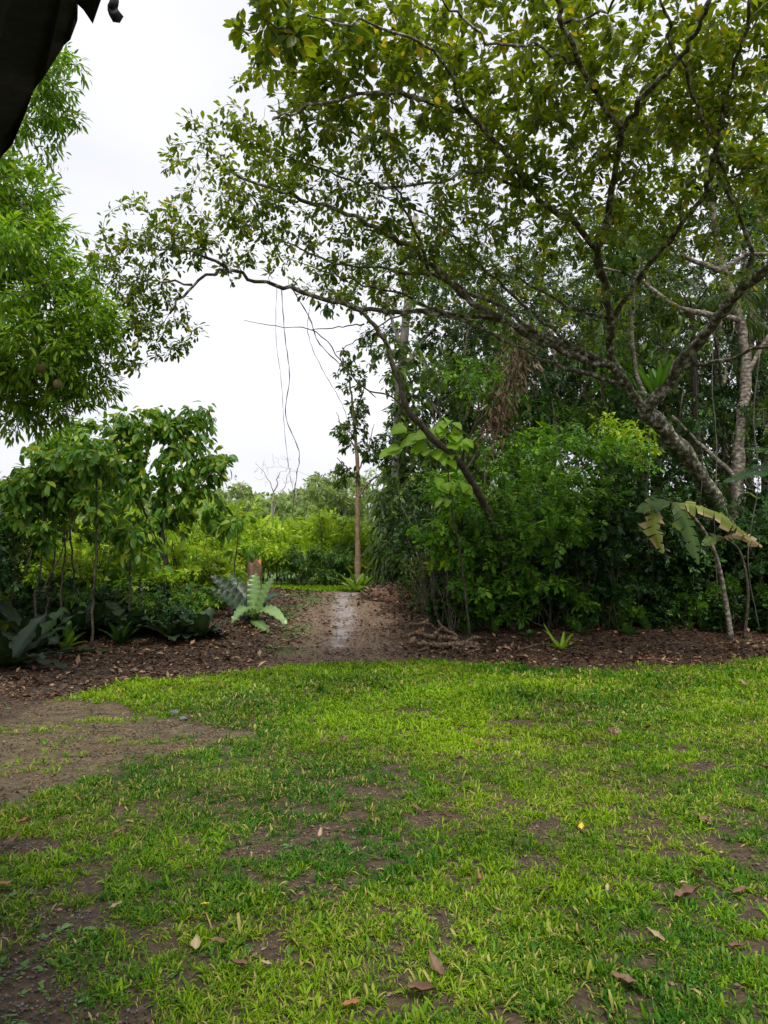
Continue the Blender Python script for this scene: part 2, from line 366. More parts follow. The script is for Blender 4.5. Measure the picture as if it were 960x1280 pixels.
# ------------------------------------------------------------------ grass
BL = [Template([(-w_ * .55, 0, 0), (w_ * .55, 0, 0), (-w_, .4 * a, .55 * b), (w_, .4 * a, .55 * b), (-w_ * .6, .78 * a, .5 * b + .5 * c_), (w_ * .6, .78 * a, .5 * b + .5 * c_), (0, a * 1.1, c_)], [(0, 1, 3, 2), (2, 3, 5, 4), (4, 5, 6)])
      for w_, a, b, c_ in ((.075, .75, .85, .5), (.085, .95, .6, .2), (.07, .5, .95, .75), (.09, 1.0, .4, .08))]
def gen_grass():
    per = 8; dens0 = 2300; y0, y1, xm = 1.7, 13.0, 8.6
    n0 = int(dens0 * (y1 - y0) * 2 * xm)
    X = rng.uniform(-xm, xm, n0); Y = rng.uniform(y0, y1, n0)
    keep = (np.abs(X) < 0.505 * Y * 1.18 + 1.5) & (rng.random(n0) < np.clip((3.6 / Y) ** 1.0, 0, 1))
    X, Y = X[keep], Y[keep]
    cv = zones(X, Y)[0]
    cl = .10 + .90 * sstep((vnoise(X, Y, 0.07, 51) * .45 + vnoise(X, Y, 0.17, 52) * .35 + vnoise(X, Y, 0.5, 53) * .2 - .36) / .17)
    far_ = sstep((Y - 4) / 5)
    k2 = rng.random(len(X)) < np.clip(cv * (cl * (1 - .35 * far_) + .35 * far_) * 1.1, 0, 1)
    X, Y, cv = X[k2], Y[k2], cv[k2]
    big = np.clip(rng.lognormal(-.08, .32, len(X)), .45, 1.9); tphi = rng.normal(0, .16, len(X))
    X, Y, cv, big, ttone = [np.repeat(a_, per) for a_ in (X, Y, cv, big, tphi)]
    n_ = len(X); phi = rng.uniform(0, 2 * math.pi, n_)
    X = X + np.cos(phi) * .012 * rng.random(n_) + rng.normal(0, .012, n_); Y = Y + np.sin(phi) * .012 * rng.random(n_) + rng.normal(0, .012, n_)
    Z = gz(X, Y) + rng.uniform(-.003, .006, n_)
    lean = rng.normal(0, 0.22, n_)
    tone = np.clip(0.30 + 1.5 * (fbm(X, Y, 1.3, 71) - 0.5) + ttone * 1.2 + .14 * sstep((Y - 4.2) / 4) + rng.normal(0, 0.16, n_), 0, 0.86)  # includes a brighter tone up the lawn, standing in for open-sky light
    dry = rng.random(n_) < 0.05 + 0.16 * sstep((fbm(X, Y, 0.9, 75) - 0.5) / 0.12)
    tone = np.where(dry, rng.uniform(0.9, 1.0, n_), tone)
    h = (0.018 + 0.021 * rng.random(n_)) * big * (0.75 + 0.5 * fbm(X, Y, 0.4, 77)) * np.clip(0.6 + cv, 0.6, 1.1)
    h = h * (1 + .45 * sstep((Y - 4) / 6))
    wid = h * np.clip(Y / 6, 1.0, 1.6) * rng.uniform(0.55, 1.4, n_)
    parts = []; pick = rng.integers(0, 4, n_)
    for k, T in enumerate(BL):
        m_ = pick == k
        D = np.stack([np.cos(phi[m_]), np.sin(phi[m_]), lean[m_]], -1)
        NN = np.stack([rng.normal(0, .25, m_.sum()), rng.normal(0, .25, m_.sum()), np.ones(m_.sum())], -1)
        Rm = frames(D, NN)
        S = np.stack([wid[m_], h[m_], h[m_]], -1)
        W = np.einsum('nij,nkj->nki', Rm, T.V[None] * S[:, None, :]) + np.stack([X[m_], Y[m_], Z[m_]], -1)[:, None, :]
        kk = len(T.V)
        parts.append((W.reshape(-1, 3), (T.idx[None] + (np.arange(m_.sum()) * kk)[:, None]).ravel(), np.tile(T.n, m_.sum()), np.repeat(tone[m_], kk)))
    V, I, Np, A = join_raw(parts)
    print('grass blades', n_)
    return raw_mesh('grass', V, I, Np, M_GRASS, {'v': A})
tag(link('grass', gen_grass()), 'low broad-bladed green turf covering the lawn in the foreground', 'grass', kind='stuff')
# far strip of grass beyond the crest, short tufts
nf = 9000; X = rng.uniform(-9, 6, nf); Y = rng.uniform(20.6, 24, nf)
D = np.stack([rng.normal(size=nf), rng.normal(size=nf), np.abs(rng.normal(size=nf)) + .3], -1)
tag(link('distant_grass', scatter('distant_grass', SPRAY_N, np.stack([X, Y, gz(X, Y)], -1), frames(D, rng.normal(size=(nf, 3))), rng.uniform(.06, .12, nf), M_GRASS, v=rng.uniform(.3, .9, nf))),
    'thin strip of bright grass beyond the crest of the path', 'grass', kind='stuff')
# moss-like small weeds beside the path and in the thin corner
nf = 70000; X = rng.uniform(-6, 6, nf); Y = rng.uniform(1.9, 20, nf); z_ = zones(X, Y)
pr = z_[4] * 0.9 + 0.16 * z_[5] * (Y < 4) + 0.01 * z_[2] + 0.08 * (1 - z_[1]) * (Y < 4.5) * (1 - z_[0])
k_ = rng.random(nf) < pr; X, Y = X[k_], Y[k_]; nf = len(X)
D = np.stack([rng.normal(size=nf), rng.normal(size=nf), .2 + 0 * X], -1); NN = np.stack([rng.normal(size=nf) * .3, rng.normal(size=nf) * .3, 1 + 0 * X], -1)
tag(link('ground_weeds', scatter('ground_weeds', SPRAY_S, np.stack([X, Y, gz(X, Y) + .012], -1), frames(D, NN), rng.uniform(.035, .08, nf), M_WEED)),
    'small broad-leaved weeds dotted through thin soil and beside the path', 'weeds', kind='stuff')

# ------------------------------------------------------------------ leaf litter and gravel
nf = 170000; X = rng.uniform(-10, 10, nf); Y = rng.uniform(8.5, 20.5, nf); z_ = zones(X, Y)
d_ = np.abs(X - pathx(Y))
dn = z_[2] * (0.32 + 0.68 * sstep((d_ - 0.5) / 0.9)) * (1 - 0.75 * z_[3]) * (np.abs(X) < .56 * Y + 1)
k_ = rng.random(nf) < dn * np.clip(fbm(X, Y, .5, 93) * 1.5 - .1, 0, 1); X, Y = X[k_], Y[k_]; nf = len(X)
D = np.stack([rng.normal(size=nf), rng.normal(size=nf), rng.normal(size=nf) * .25], -1); NN = np.stack([rng.normal(size=nf) * .35, rng.normal(size=nf) * .35, 1 + 0 * X], -1)
LIT = Template([(0, 0, 0), (-.22, .45, .09), (0, 1, -.02), (.22, .45, .12), (0, .5, 0)], [(0, 4, 1), (1, 4, 2), (0, 3, 4), (4, 3, 2)])
print('litter', nf)
tag(link('leaf_litter', scatter('leaf_litter', LIT, np.stack([X, Y, gz(X, Y) + .018], -1), frames(D, NN), np.clip(rng.lognormal(-2.85, .45, nf), .02, .17), M_LITTER)),
    'brown fallen leaves and bark bits covering the planting beds', 'leaf litter', kind='stuff')
# tiny debris in the lawn
nf = 90000; X = rng.uniform(-7, 7, nf); Y = rng.uniform(1.8, 12.5, nf); k_ = (np.abs(X) < .6 * Y + .3); X, Y = X[k_], Y[k_]; c_ = zones(X, Y)
k_ = rng.random(len(X)) < (.2 + .7 * (1 - c_[0])) * (1 - .45 * c_[1]); X, Y = X[k_], Y[k_]; nf = len(X)
D = np.stack([rng.normal(size=nf), rng.normal(size=nf), rng.normal(size=nf) * .3], -1); NN = np.stack([rng.normal(size=nf) * .5, rng.normal(size=nf) * .5, 1 + 0 * X], -1)
tag(link('lawn_debris', scatter('lawn_debris', LIT, np.stack([X, Y, gz(X, Y) + .008], -1), frames(D, NN), rng.uniform(.008, .036, nf), M_DEADLEAF)),
    'crumbs of dead leaf and straw scattered through the lawn', 'leaf crumbs', kind='stuff')
ico = Template(*(lambda: ([(0, 0, .55), (.9, 0, .1), (.28, .8, .2), (-.75, .55, .1), (-.7, -.5, .22), (.3, -.8, .1), (.1, .05, -.5)],
                          [(0, 1, 2), (0, 2, 3), (0, 3, 4), (0, 4, 5), (0, 5, 1), (6, 2, 1), (6, 3, 2), (6, 4, 3), (6, 5, 4), (6, 1, 5)]))())
nf = 60000; X = rng.uniform(-3.5, 3, nf); Y = rng.uniform(1.8, 7.5, nf); z_ = zones(X, Y)
k_ = rng.random(nf) < (1 - z_[0]) * (.25 + .75 * z_[5]) * (1 - z_[1] * .9); X, Y = X[k_], Y[k_]; nf = len(X)
D = np.stack([rng.normal(size=nf), rng.normal(size=nf), rng.normal(size=nf) * .2], -1)
tag(link('gravel', scatter('gravel', ico, np.stack([X, Y, gz(X, Y) + .003], -1), frames(D, np.tile([0, 0, 1.], (nf, 1))), rng.uniform(.003, .011, nf), M_STONE)),
    'fine dark grey gravel showing through thin grass at the near left', 'gravel', kind='stuff')

nf = 110000; X = rng.uniform(-7, 7, nf); Y = rng.uniform(1.8, 12.0, nf); k_ = np.abs(X) < .6 * Y + .3; X, Y = X[k_], Y[k_]; z_ = zones(X, Y)
k_ = rng.random(len(X)) < (1 - z_[0]) * np.clip(fbm(X, Y, .3, 19) * 1.7 - .2, 0, 1); X, Y = X[k_], Y[k_]; nf = len(X)
D = np.stack([rng.normal(size=nf), rng.normal(size=nf), rng.normal(size=nf) * .2], -1)
M_CRUMB = noisemat('soil_crumb', [(.02, .013, .008), (.08, .05, .028), (.19, .125, .075)], 3, 3, bump=.4, lo=.4, hi=.6, rough=.9)
tag(link('soil_crumbs', scatter('soil_crumbs', ico, np.stack([X, Y, gz(X, Y) + .002], -1), frames(D, np.tile([0, 0, 1.], (nf, 1))), rng.uniform(.003, .014, nf), M_CRUMB)),
    'loose crumbs of dark brown soil on the worn patches of the lawn', 'soil crumbs', kind='stuff')

# ------------------------------------------------------------------ tubes and tree skeletons
def crom(P, n):
    P = np.asarray(P, float); Q = np.vstack([2 * P[0] - P[1], P, 2 * P[-1] - P[-2]]); out = []
    m = len(P) - 1
    for i in range(m):
        p0, p1, p2, p3 = Q[i:i + 4]
        for k in range(n):
            t_ = k / n
            out.append(.5 * ((2 * p1) + (-p0 + p2) * t_ + (2 * p0 - 5 * p1 + 4 * p2 - p3) * t_ ** 2 + (-p0 + 3 * p1 - 3 * p2 + p3) * t_ ** 3))
    out.append(P[-1]); return np.array(out)
def tubes(chains):
    """chains: list of (pts, radii, sides) -> raw mesh arrays"""
    Vs, Is, Ns = [], [], []; off = 0
    for pts, rad, sides in chains:
        pts = np.asarray(pts); m = len(pts)
        T = np.gradient(pts, axis=0); T = norm(T)
        up = np.array([0, 0, 1.0]) if abs(T[0][2]) < .9 else np.array([1.0, 0, 0])
        u = norm(np.cross(T[0], up)); 
        ring = []
        for i in range(m):
            u = u - T[i] * np.dot(u, T[i]); u = u / max(np.linalg.norm(u), 1e-9); b = np.cross(T[i], u)
            a = np.arange(sides) * 2 * math.pi / sides
            ring.append(pts[i] + rad[i] * (np.cos(a)[:, None] * u + np.sin(a)[:, None] * b))
        Vs.append(np.concatenate(ring)); 
        a = np.arange(sides); b = (a + 1) % sides
        f = np.stack([a, b, b + sides, a + sides], -1)
        F = (f[None] + (np.arange(m - 1) * sides)[:, None, None]).reshape(-1) + off
        Is.append(F); Ns.append(np.full((m - 1) * sides, 4))
        Is.append(np.arange(sides)[::-1] + off); Ns.append(np.array([sides]))
        Is.append(np.arange(sides) + off + (m - 1) * sides); Ns.append(np.array([sides]))
        off += m * sides
    return np.concatenate(Vs), np.concatenate(Is), np.concatenate(Ns)
def tube_obj(name, chains, mat, parent=None, origin=(0, 0, 0)):
    V, I, Np = tubes(chains); V = V - np.asarray(origin)
    return link(name, raw_mesh(name, V, I, Np, mat, smooth=True), parent)

class Skel:
    def __init__(s, cap=60000):
        s.P = np.zeros((cap, 3)); s.r = np.zeros(cap); s.D = np.zeros((cap, 3)); s.n = 0
        s.limbs = []; s.twigs = []
    def add(s, pts, rad):
        m = len(pts)
        if s.n + m > len(s.P): return
        s.P[s.n:s.n + m] = pts; s.r[s.n:s.n + m] = rad; s.D[s.n:s.n + m] = norm(np.gradient(pts, axis=0)); s.n += m
    def limb(s, ctrl, r0, r1, n=6, jit=0.0, sides=8, flare=0.0):
        pts = crom(ctrl, n)
        if jit:
            J = rng.normal(0, jit, pts.shape); J[0] = 0; J[-1] = 0; pts = pts + J
        t_ = np.linspace(0, 1, len(pts)); rad = r0 + (r1 - r0) * t_ ** .9
        rad = rad * (1 + .08 * rng.normal(size=len(rad)))
        if flare: rad = rad + flare * np.exp(-t_ * len(ctrl) * 2.2)
        s.limbs.append((pts, rad, sides)); s.add(pts, rad); return pts
    def grow(s, targets, rmax=0.02, rtip=0.0025, sag=0.0, seglen=.16, straight=.35, minr=0.0, jit=.05, mark=True, skip_base=0):
        T = np.asarray(targets)
        d0 = np.array([np.min(np.linalg.norm(s.P[skip_base:s.n] - t_, axis=1)) for t_ in T])
        first = len(s.twigs)
        for k in np.argsort(d0):
            t_ = T[k]; A = s.P[skip_base:s.n]; v = t_ - A; d = np.linalg.norm(v, axis=1) + 1e-6
            cosang = np.einsum('ij,ij->i', v, s.D[skip_base:s.n]) / d
            cost = d * (1.35 - .5 * cosang)
            j = int(np.argmin(cost)) + skip_base; p0 = s.P[j].copy(); dist = float(np.linalg.norm(t_ - p0))
            if dist < .03: continue
            r0 = min(s.r[j] * .7, rmax, .004 + .013 * dist); r0 = max(r0, rtip * 1.2)
            m = max(3, int(dist / seglen) + 2); tt = np.linspace(0, 1, m)[:, None]
            ctrl = p0 + s.D[j] * dist * straight + np.array([0, 0, -sag * dist]) * -.5
            pts = (1 - tt) ** 2 * p0 + 2 * tt * (1 - tt) * ctrl + tt ** 2 * t_
            jj = rng.normal(0, jit * dist / m, pts.shape); jj[0] = 0; pts = pts + jj
            rad = r0 + (rtip - r0) * tt[:, 0]
            s.twigs.append((pts, rad)); s.add(pts[1:], rad[1:])
        return s.twigs[first:]
def leaves_on(twigs, per, size, spread=.06, up=.9, droop=.25, start=.35, out=.8, persize=.3, minlen=0):
    """positions, frames, sizes of leaves along twigs"""
    P, D, NN = [], [], []
    for pts, rad in twigs:
        m = len(pts); k = rng.poisson(per) + 1
        t_ = start + (1 - start) * rng.random(k) ** .75; f = t_ * (m - 1); i = np.minimum(f.astype(int), m - 2); fr = (f - i)[:, None]
        p = pts[i] * (1 - fr) + pts[i + 1] * fr; d = norm(pts[i + 1] - pts[i])
        rnd = norm(rng.normal(size=(k, 3)))
        P.append(p + rnd * spread * rng.random((k, 1))); D.append(d * .6 + rnd * out + np.array([0, 0, -droop]))
        NN.append(np.array([0, 0, up]) + rng.normal(size=(k, 3)) * .45)
    P = np.concatenate(P); D = np.concatenate(D); NN = np.concatenate(NN)
    S = size * np.clip(1 + persize * rng.normal(size=len(P)), .4, 1.7)
    return P, frames(D, NN), S
def blob(px, py, Y, rx, ry, rd, n_, shell=.5):
    c_ = at(px, py, Y); d = norm(rng.normal(size=(n_, 3))); r = rng.random(n_) ** (1 / 3 if shell < .5 else .22)
    s_ = np.array([rx * Y / FPX, rd, ry * Y / FPX]); return c_ + d * r[:, None] * s_
def eblob(c_, rx, ry, rz, n_, p=.33):
    d = norm(rng.normal(size=(n_, 3))); r = rng.random(n_) ** p
    return np.array(c_) + d * r[:, None] * np.array([rx, ry, rz])
BT_LIMBS = []
def finish(root, sk, leafsets, bark, twigmat=None, trunkname='trunk', minrad=0.0):
    o = np.array(root.location); BT_LIMBS[:] = [list(sk.limbs)]
    ch = list(sk.limbs) + [(p, r, 4 if r[0] > .008 else 3) for p, r in sk.twigs if r[0] > minrad]
    if ch:
        V, I, Np = tubes(ch); mi = None
        if twigmat:
            nl = sum((len(p) - 1) * sd + 2 for p, r, sd in sk.limbs); mi = np.where(np.arange(len(Np)) < nl, 0, 1)
        link(trunkname, raw_mesh(trunkname, V - o, I, Np, bark, smooth=True, mats=[bark, twigmat] if twigmat else None, midx=mi), root)
    for name, tpl, (P, Rm, S), mat, v in leafsets:
        link(name, scatter(name, tpl, P - o, Rm, S, mat, v), root)


# ================================================================== the big spreading tree on the right
def A(*pts): return np.array([at(*p) for p in pts])
base = ong(at(945, 700, 15.9)[0], 15.9)
t = empty('spreading_tree', base, 'large leaning tree with mossy forked limbs whose leafy boughs arch left over the lawn', 'tree')
sk = Skel()
FORK = (806, 512, 12.6)
tr = np.vstack([base + [0, 0, -.15], A((934, 735, 15.6), (908, 660, 14.9), (872, 590, 13.9), (836, 545, 13.1), FORK)])
sk.limb(tr, .18, .13, 6, .02, 12, flare=.10)
limbs = [
 ([FORK, (850, 460, 12.1), (890, 405, 11.4), (925, 365, 10.6), (965, 328, 9.8), (1040, 270, 9.0), (1130, 190, 8.2)], .125, .05),
 ([FORK, (780, 478, 12.3), (756, 455, 12.0), (720, 437, 11.6), (660, 412, 11.1), (600, 386, 10.6), (560, 352, 10.2), (525, 320, 9.8), (480, 290, 9.4), (420, 262, 9.0), (350, 240, 8.8), (290, 215, 8.6)], .085, .018),
 ([(756, 455, 12.0), (735, 452, 11.8), (690, 434, 11.4), (620, 402, 11.0), (540, 392, 10.6), (450, 386, 10.3), (390, 368, 10.0), (330, 352, 9.8), (285, 338, 9.7), (240, 356, 9.6), (212, 392, 9.5)], .062, .016),
 ([(285, 338, 9.7), (245, 318, 9.6), (200, 312, 9.5), (160, 300, 9.4)], .026, .008),
 ([(240, 356, 9.6), (190, 350, 9.5), (150, 345, 9.5)], .02, .007),
 ([(780, 478, 12.3), (762, 440, 12.0), (763, 400, 11.6), (752, 345, 11.1), (748, 320, 10.8)], .085, .07),
 ([(748, 320, 10.8), (720, 282, 10.2), (668, 243, 9.5), (636, 197, 8.8), (590, 148, 8.1), (535, 126, 7.7), (475, 112, 7.3), (400, 130, 7.0), (340, 150, 6.9)], .055, .012),
 ([(748, 320, 10.8), (757, 280, 10.2), (767, 225, 9.5), (775, 165, 8.8), (760, 140, 8.5), (725, 80, 7.8), (704, 30, 7.2), (690, -20, 6.8), (660, -120, 6.2)], .055, .022),
 ([(775, 165, 8.8), (805, 120, 8.3), (840, 85, 7.9), (868, 40, 7.4), (892, -5, 7.0), (930, -90, 6.5)], .042, .02),
 ([(763, 400, 11.6), (790, 360, 11.2), (822, 318, 10.7), (852, 280, 10.2), (881, 240, 9.7), (893, 195, 9.2), (912, 110, 8.4), (935, 20, 7.6), (960, -70, 7.0)], .055, .02),
 ([(925, 365, 10.6), (938, 318, 10.2), (918, 255, 9.6), (905, 215, 9.2), (872, 130, 8.4), (845, 60, 7.8), (825, 0, 7.3)], .04, .015),
 ([(668, 243, 9.5), (600, 215, 8.9), (545, 228, 8.6), (480, 235, 8.3), (410, 215, 8.1), (350, 195, 7.9)], .028, .008),
 ([(535, 345, 10.1), (525, 300, 9.8), (497, 245, 9.4), (470, 190, 9.0), (430, 160, 8.7)], .028, .008),
 ([(690, 434, 11.4), (620, 380, 10.8), (540, 345, 10.2), (470, 335, 9.8), (410, 325, 9.6), (350, 300, 9.4)], .04, .01),
 ([(590, 148, 8.1), (560, 90, 7.3), (520, 50, 6.6), (450, 30, 6.0), (380, 25, 5.6), (320, 40, 5.4)], .022, .006),
 ([(725, 80, 7.8), (680, 60, 7.2), (620, 55, 6.6), (570, 20, 6.1), (540, -40, 5.8)], .02, .008),
 ([(704, 30, 7.2), (760, 10, 6.7), (800, -40, 6.2)], .02, .008),
 ([(881, 240, 9.7), (930, 215, 9.3), (990, 200, 8.9)], .025, .01),
 ([(780, 478, 12.3), (740, 470, 12.0), (690, 455, 11.5), (630, 425, 11.0), (570, 400, 10.7), (510, 372, 10.4), (440, 350, 10.1), (380, 330, 9.9)], .045, .008),
 ([(720, 437, 11.6), (670, 395, 11.0), (620, 350, 10.5), (570, 300, 10.0), (520, 262, 9.5), (460, 240, 9.2)], .035, .008),
 ([(763, 400, 11.6), (700, 375, 11.2), (640, 345, 10.8), (590, 330, 10.5), (540, 318, 10.2)], .03, .008),
 ([(850, 460, 12.1), (900, 452, 11.6), (960, 432, 11.0), (1020, 420, 10.5)], .045, .02),
 ([(560, 385, 10.7), (500, 395, 10.6), (455, 420, 10.7), (420, 440, 10.8)], .02, .006),
]
for c_, r0, r1 in limbs: sk.limb(A(*c_), r0 * .86, r1 * .9, 5, .02, 8)
sk.r[:sk.n] = np.maximum(sk.r[:sk.n], .01)
hero = [(800, 40, 7.6, 210, 110, 1.5, 300), (620, 70, 7.2, 150, 105, 1.4, 230), (470, 95, 7.4, 125, 80, 1.2, 150), (370, 135, 7.8, 80, 75, 1.0, 85), (340, 40, 5.6, 60, 45, .5, 26),
        (440, 20, 6.4, 110, 50, .8, 70), (290, 215, 8.7, 85, 70, .9, 110), (400, 250, 8.8, 110, 75, 1.1, 170), (540, 235, 8.8, 130, 95, 1.3, 230), (690, 230, 9.2, 140, 100, 1.4, 220),
        (860, 200, 9.2, 130, 120, 1.5, 290), (640, 170, 8.6, 130, 80, 1.2, 110), (860, 80, 8.4, 130, 100, 1.2, 120), (200, 290, 9.5, 75, 45, .7, 75), (160, 350, 9.5, 62, 62, .7, 95), (205, 400, 9.5, 48, 48, .5, 50), (150, 430, 9.4, 50, 40, .5, 45), (300, 305, 9.7, 70, 45, .8, 60),
        (540, 350, 10.2, 150, 50, 1.0, 130), (700, 385, 11.2, 120, 55, 1.0, 100), (450, 350, 10.0, 90, 30, .7, 60), (880, 320, 10.4, 100, 60, 1.2, 60), (970, 120, 7.6, 90, 150, 1.2, 130), (1080, 220, 8.5, 120, 180, 1.3, 140)]
tw, tl_ = [], []
for b_ in hero:
    if b_[0] > 560 and b_[1] < 300: b_ = (b_[0], b_[1], b_[2] + .9, *b_[3:])
    elif b_[0] > 400: b_ = (b_[0], b_[1], b_[2] + .4, *b_[3:])
    g_ = sk.grow(blob(*b_, shell=.2), rmax=.019, rtip=.0025, sag=.1, seglen=.18, straight=.4)
    if (b_[0] < 580 and b_[1] > 120) or b_[1] > 240: tl_ += g_
    else: tw += g_
for b_ in [(700, 420, 11.6, 110, 50, 1.0, 260), (600, 380, 11.0, 110, 45, .8, 190), (800, 430, 12.0, 60, 60, .8, 70), (480, 300, 9.6, 150, 70, 1.0, 200), (300, 270, 9.2, 120, 70, .8, 120), (620, 120, 8.0, 200, 110, 1.0, 330), (820, 180, 8.8, 160, 150, 1.2, 360), (420, 160, 8.0, 140, 90, .9, 260), (560, 260, 9.2, 140, 70, .9, 200)]:
    sk.grow(blob(*b_, shell=.2), rmax=.010, rtip=.002, sag=-.1, seglen=.12, straight=.5, jit=.25)
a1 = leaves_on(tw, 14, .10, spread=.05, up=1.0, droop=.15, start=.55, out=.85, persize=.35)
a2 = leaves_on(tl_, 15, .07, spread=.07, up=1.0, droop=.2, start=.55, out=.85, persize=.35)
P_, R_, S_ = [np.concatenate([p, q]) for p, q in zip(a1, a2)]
vv_ = np.clip(rng.random(len(P_)) * .75 + .35 * sstep((P_[:, 2] - 4.6) / 3.5) - .08, 0, 1); vv_ = np.where(rng.random(len(P_)) < .035, .98, np.minimum(vv_, .86))  # backlight painted by height: upper leaves brighter, lower ones darker
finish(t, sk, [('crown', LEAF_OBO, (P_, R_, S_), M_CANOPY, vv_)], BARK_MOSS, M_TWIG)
print('canopy leaves', len(P_))

# ================================================================== left tree with bright leaves and round fruit
b0 = ong(-6.6, 9.2)
t = empty('fruit_tree', b0, 'tall bright green tree at the left edge bearing round brownish fruit', 'tree')
sk = Skel()
sk.limb(np.vstack([b0 + [0, 0, -.1], b0 + [.1, -.1, 1.5], b0 + [.1, 0, 3.0], b0 + [.4, 0, 5.0], b0 + [.3, .2, 7.2]]), .22, .06, 6, .02, 10, flare=.1)
c1 = [(b0 + [.1, 0, 2.6], A((-60, 420, 8.6), (30, 440, 8.2), (110, 430, 8.0))), (b0 + [.2, 0, 3.5], A((-60, 330, 8.6), (20, 350, 8.2), (110, 370, 8.2))),
      (b0 + [.3, 0, 4.3], A((-70, 220, 8.6), (0, 240, 8.4), (60, 290, 8.3))), (b0 + [.4, 0, 5.0], A((-50, 130, 8.8), (20, 110, 8.8), (90, 80, 8.8))),
      (b0 + [.1, 0, 2.0], A((-100, 500, 9.2), (-20, 500, 9.2), (50, 500, 9.2))), (b0 + [.3, .1, 5.6], A((-100, 30, 9.0), (-20, -30, 9.0)))]
for s0, c_ in c1: sk.limb(np.vstack([s0, c_]), .06, .012, 5, .02, 6)
tw = []
for b_ in [(-20, 140, 8.9, 105, 110, 1.0, 190), (72, 108, 8.9, 42, 58, .5, 50), (-40, 300, 8.5, 120, 100, 1.2, 230), (50, 330, 8.3, 72, 60, .8, 130), (60, 420, 8.2, 82, 60, .8, 170), (110, 400, 8.3, 44, 55, .5, 60), (-30, 430, 8.8, 100, 85, 1.1, 180),
           (30, 485, 8.8, 95, 38, .9, 90), (20, 240, 8.5, 50, 55, .7, 80), (-120, 0, 9.2, 150, 120, 1.3, 150), (-10, 20, 9.2, 90, 60, .7, 60), (-180, 250, 9.6, 130, 200, 1.8, 170), (95, 480, 8.6, 60, 34, .6, 60), (20, 520, 8.9, 60, 24, .6, 40)]:
    tw += sk.grow(blob(*b_, shell=.2), rmax=.012, rtip=.002, sag=.25, seglen=.2)
P_, R_, S_ = leaves_on(tw, 24, .088, spread=.13, up=1.1, droop=.3, start=.3, out=.75)
finish(t, sk, [('crown', LEAF_LAN, (P_, R_, S_), M_LEFT, None)], BARK_DARK, M_TWIG)
import bmesh
def ball(name, c_, r, mat, parent, squash=1.0, noise=.06):
    bm = bmesh.new(); bmesh.ops.create_icosphere(bm, subdivisions=3, radius=r)
    for v in bm.verts:
        v.co *= 1 + noise * (float(vnoise(v.co.x * 9 / r * .1, v.co.y * 9 / r * .1 + v.co.z * 5, .3, 5)) - .5); v.co.z *= squash
    me = bpy.data.meshes.new(name); bm.to_mesh(me); bm.free(); me.materials.append(mat)
    for p in me.polygons: p.use_smooth = True
    o = link(name, me, parent); o.location = [float(q_) for q_ in c_]; return o
for px, py, Y, r in [(15, 374, 7.9, .055), (50, 459, 7.9, .06), (72, 480, 8.0, .05)]:
    f_ = ball('fruit', at(px, py, Y) - b0, r, M_FRUIT, t)
    tube_obj('stalk', [(crom([at(px, py, Y) + [0, 0, r * .9], at(px, py, Y) + [.01, .02, r + .12], at(px, py - 4, Y) + [.05, .12, r + .25]], 4), np.full(9, .004), 5)], M_TWIG, f_, at(px, py, Y))

# ================================================================== generic builders
def tree_thing(name, base, label, cat, group, limbs_, blobs, per, size, tpl, mat, bark, r0s, rmax=.012, droop=.3, up=.9, sag=.15, seg=.2, start=.4, spread=.08, flare=.05, out=.7, jit=.012, twigmat=None, minrad=0, rtip=.002):
    t = empty(name, base, label, cat, group); sk = Skel()
    for i, c_ in enumerate(limbs_):
        ra, rb = r0s[i] if i < len(r0s) else r0s[-1]
        sk.limb(c_, ra, rb, 5, jit, 8 if ra > .03 else 5, flare=flare if i == 0 else 0)
    tw = []
    for b_ in blobs: tw += sk.grow(b_, rmax=rmax, rtip=rtip, sag=sag, seglen=seg)
    if tw:
        P_, R_, S_ = leaves_on(tw, per, size, spread=spread, up=up, droop=droop, start=start, out=out)
        finish(t, sk, [('crown', tpl, (P_, R_, S_), mat, None)], bark, twigmat, minrad=minrad)
    else: finish(t, sk, [], bark)
    return t

# young tree with big drooping leaves left of the path
b0 = gp(204, 762)
c_ = lambda dx, dy, dz: b0 + np.array([dx, dy, dz])
tree_thing('young_tree', b0, 'young tree with big drooping leaves and a thick dark trunk, left of the path', 'tree', None,
    [np.vstack([b0 - [0, 0, .1], at(205, 700, b0[1]), at(202, 655, b0[1]), at(210, 600, b0[1]), at(214, 550, b0[1])]),
     A((203, 690, b0[1]), (185, 650, b0[1] - .2), (160, 600, b0[1] - .4), (120, 580, b0[1] - .4)), A((202, 655, b0[1]), (235, 625, b0[1] - .3), (265, 590, b0[1] - .4)),
     A((204, 700, b0[1]), (190, 680, b0[1] - .2), (192, 745, b0[1] - .25))],
    [blob(205, 545, b0[1], 62, 36, .9, 40, .2), blob(245, 585, b0[1] - .2, 46, 42, .7, 32, .2), blob(165, 610, b0[1] - .3, 80, 56, .9, 56, .2), blob(232, 640, b0[1] - .2, 55, 34, .6, 30, .2), blob(115, 565, b0[1] - .1, 66, 46, .7, 42, .2), blob(222, 522, b0[1], 50, 18, .5, 20, .2), blob(130, 545, b0[1], 62, 30, .6, 44, .2), blob(185, 528, b0[1], 50, 18, .5, 24, .2), blob(262, 568, b0[1], 30, 30, .5, 18, .2), blob(100, 600, b0[1] - .3, 60, 36, .5, 34, .2), blob(60, 590, b0[1] - .1, 50, 40, .5, 30, .2), blob(190, 590, b0[1] - .5, 60, 40, .3, 26, .2), blob(150, 660, b0[1] - .3, 60, 26, .6, 26, .2)],
    13, .165, LEAF_OVAL, M_YOUNG, BARK_DARK, [(.085, .03), (.03, .012), (.03, .012), (.03, .02)], droop=.9, up=.5, out=.7, spread=.14)

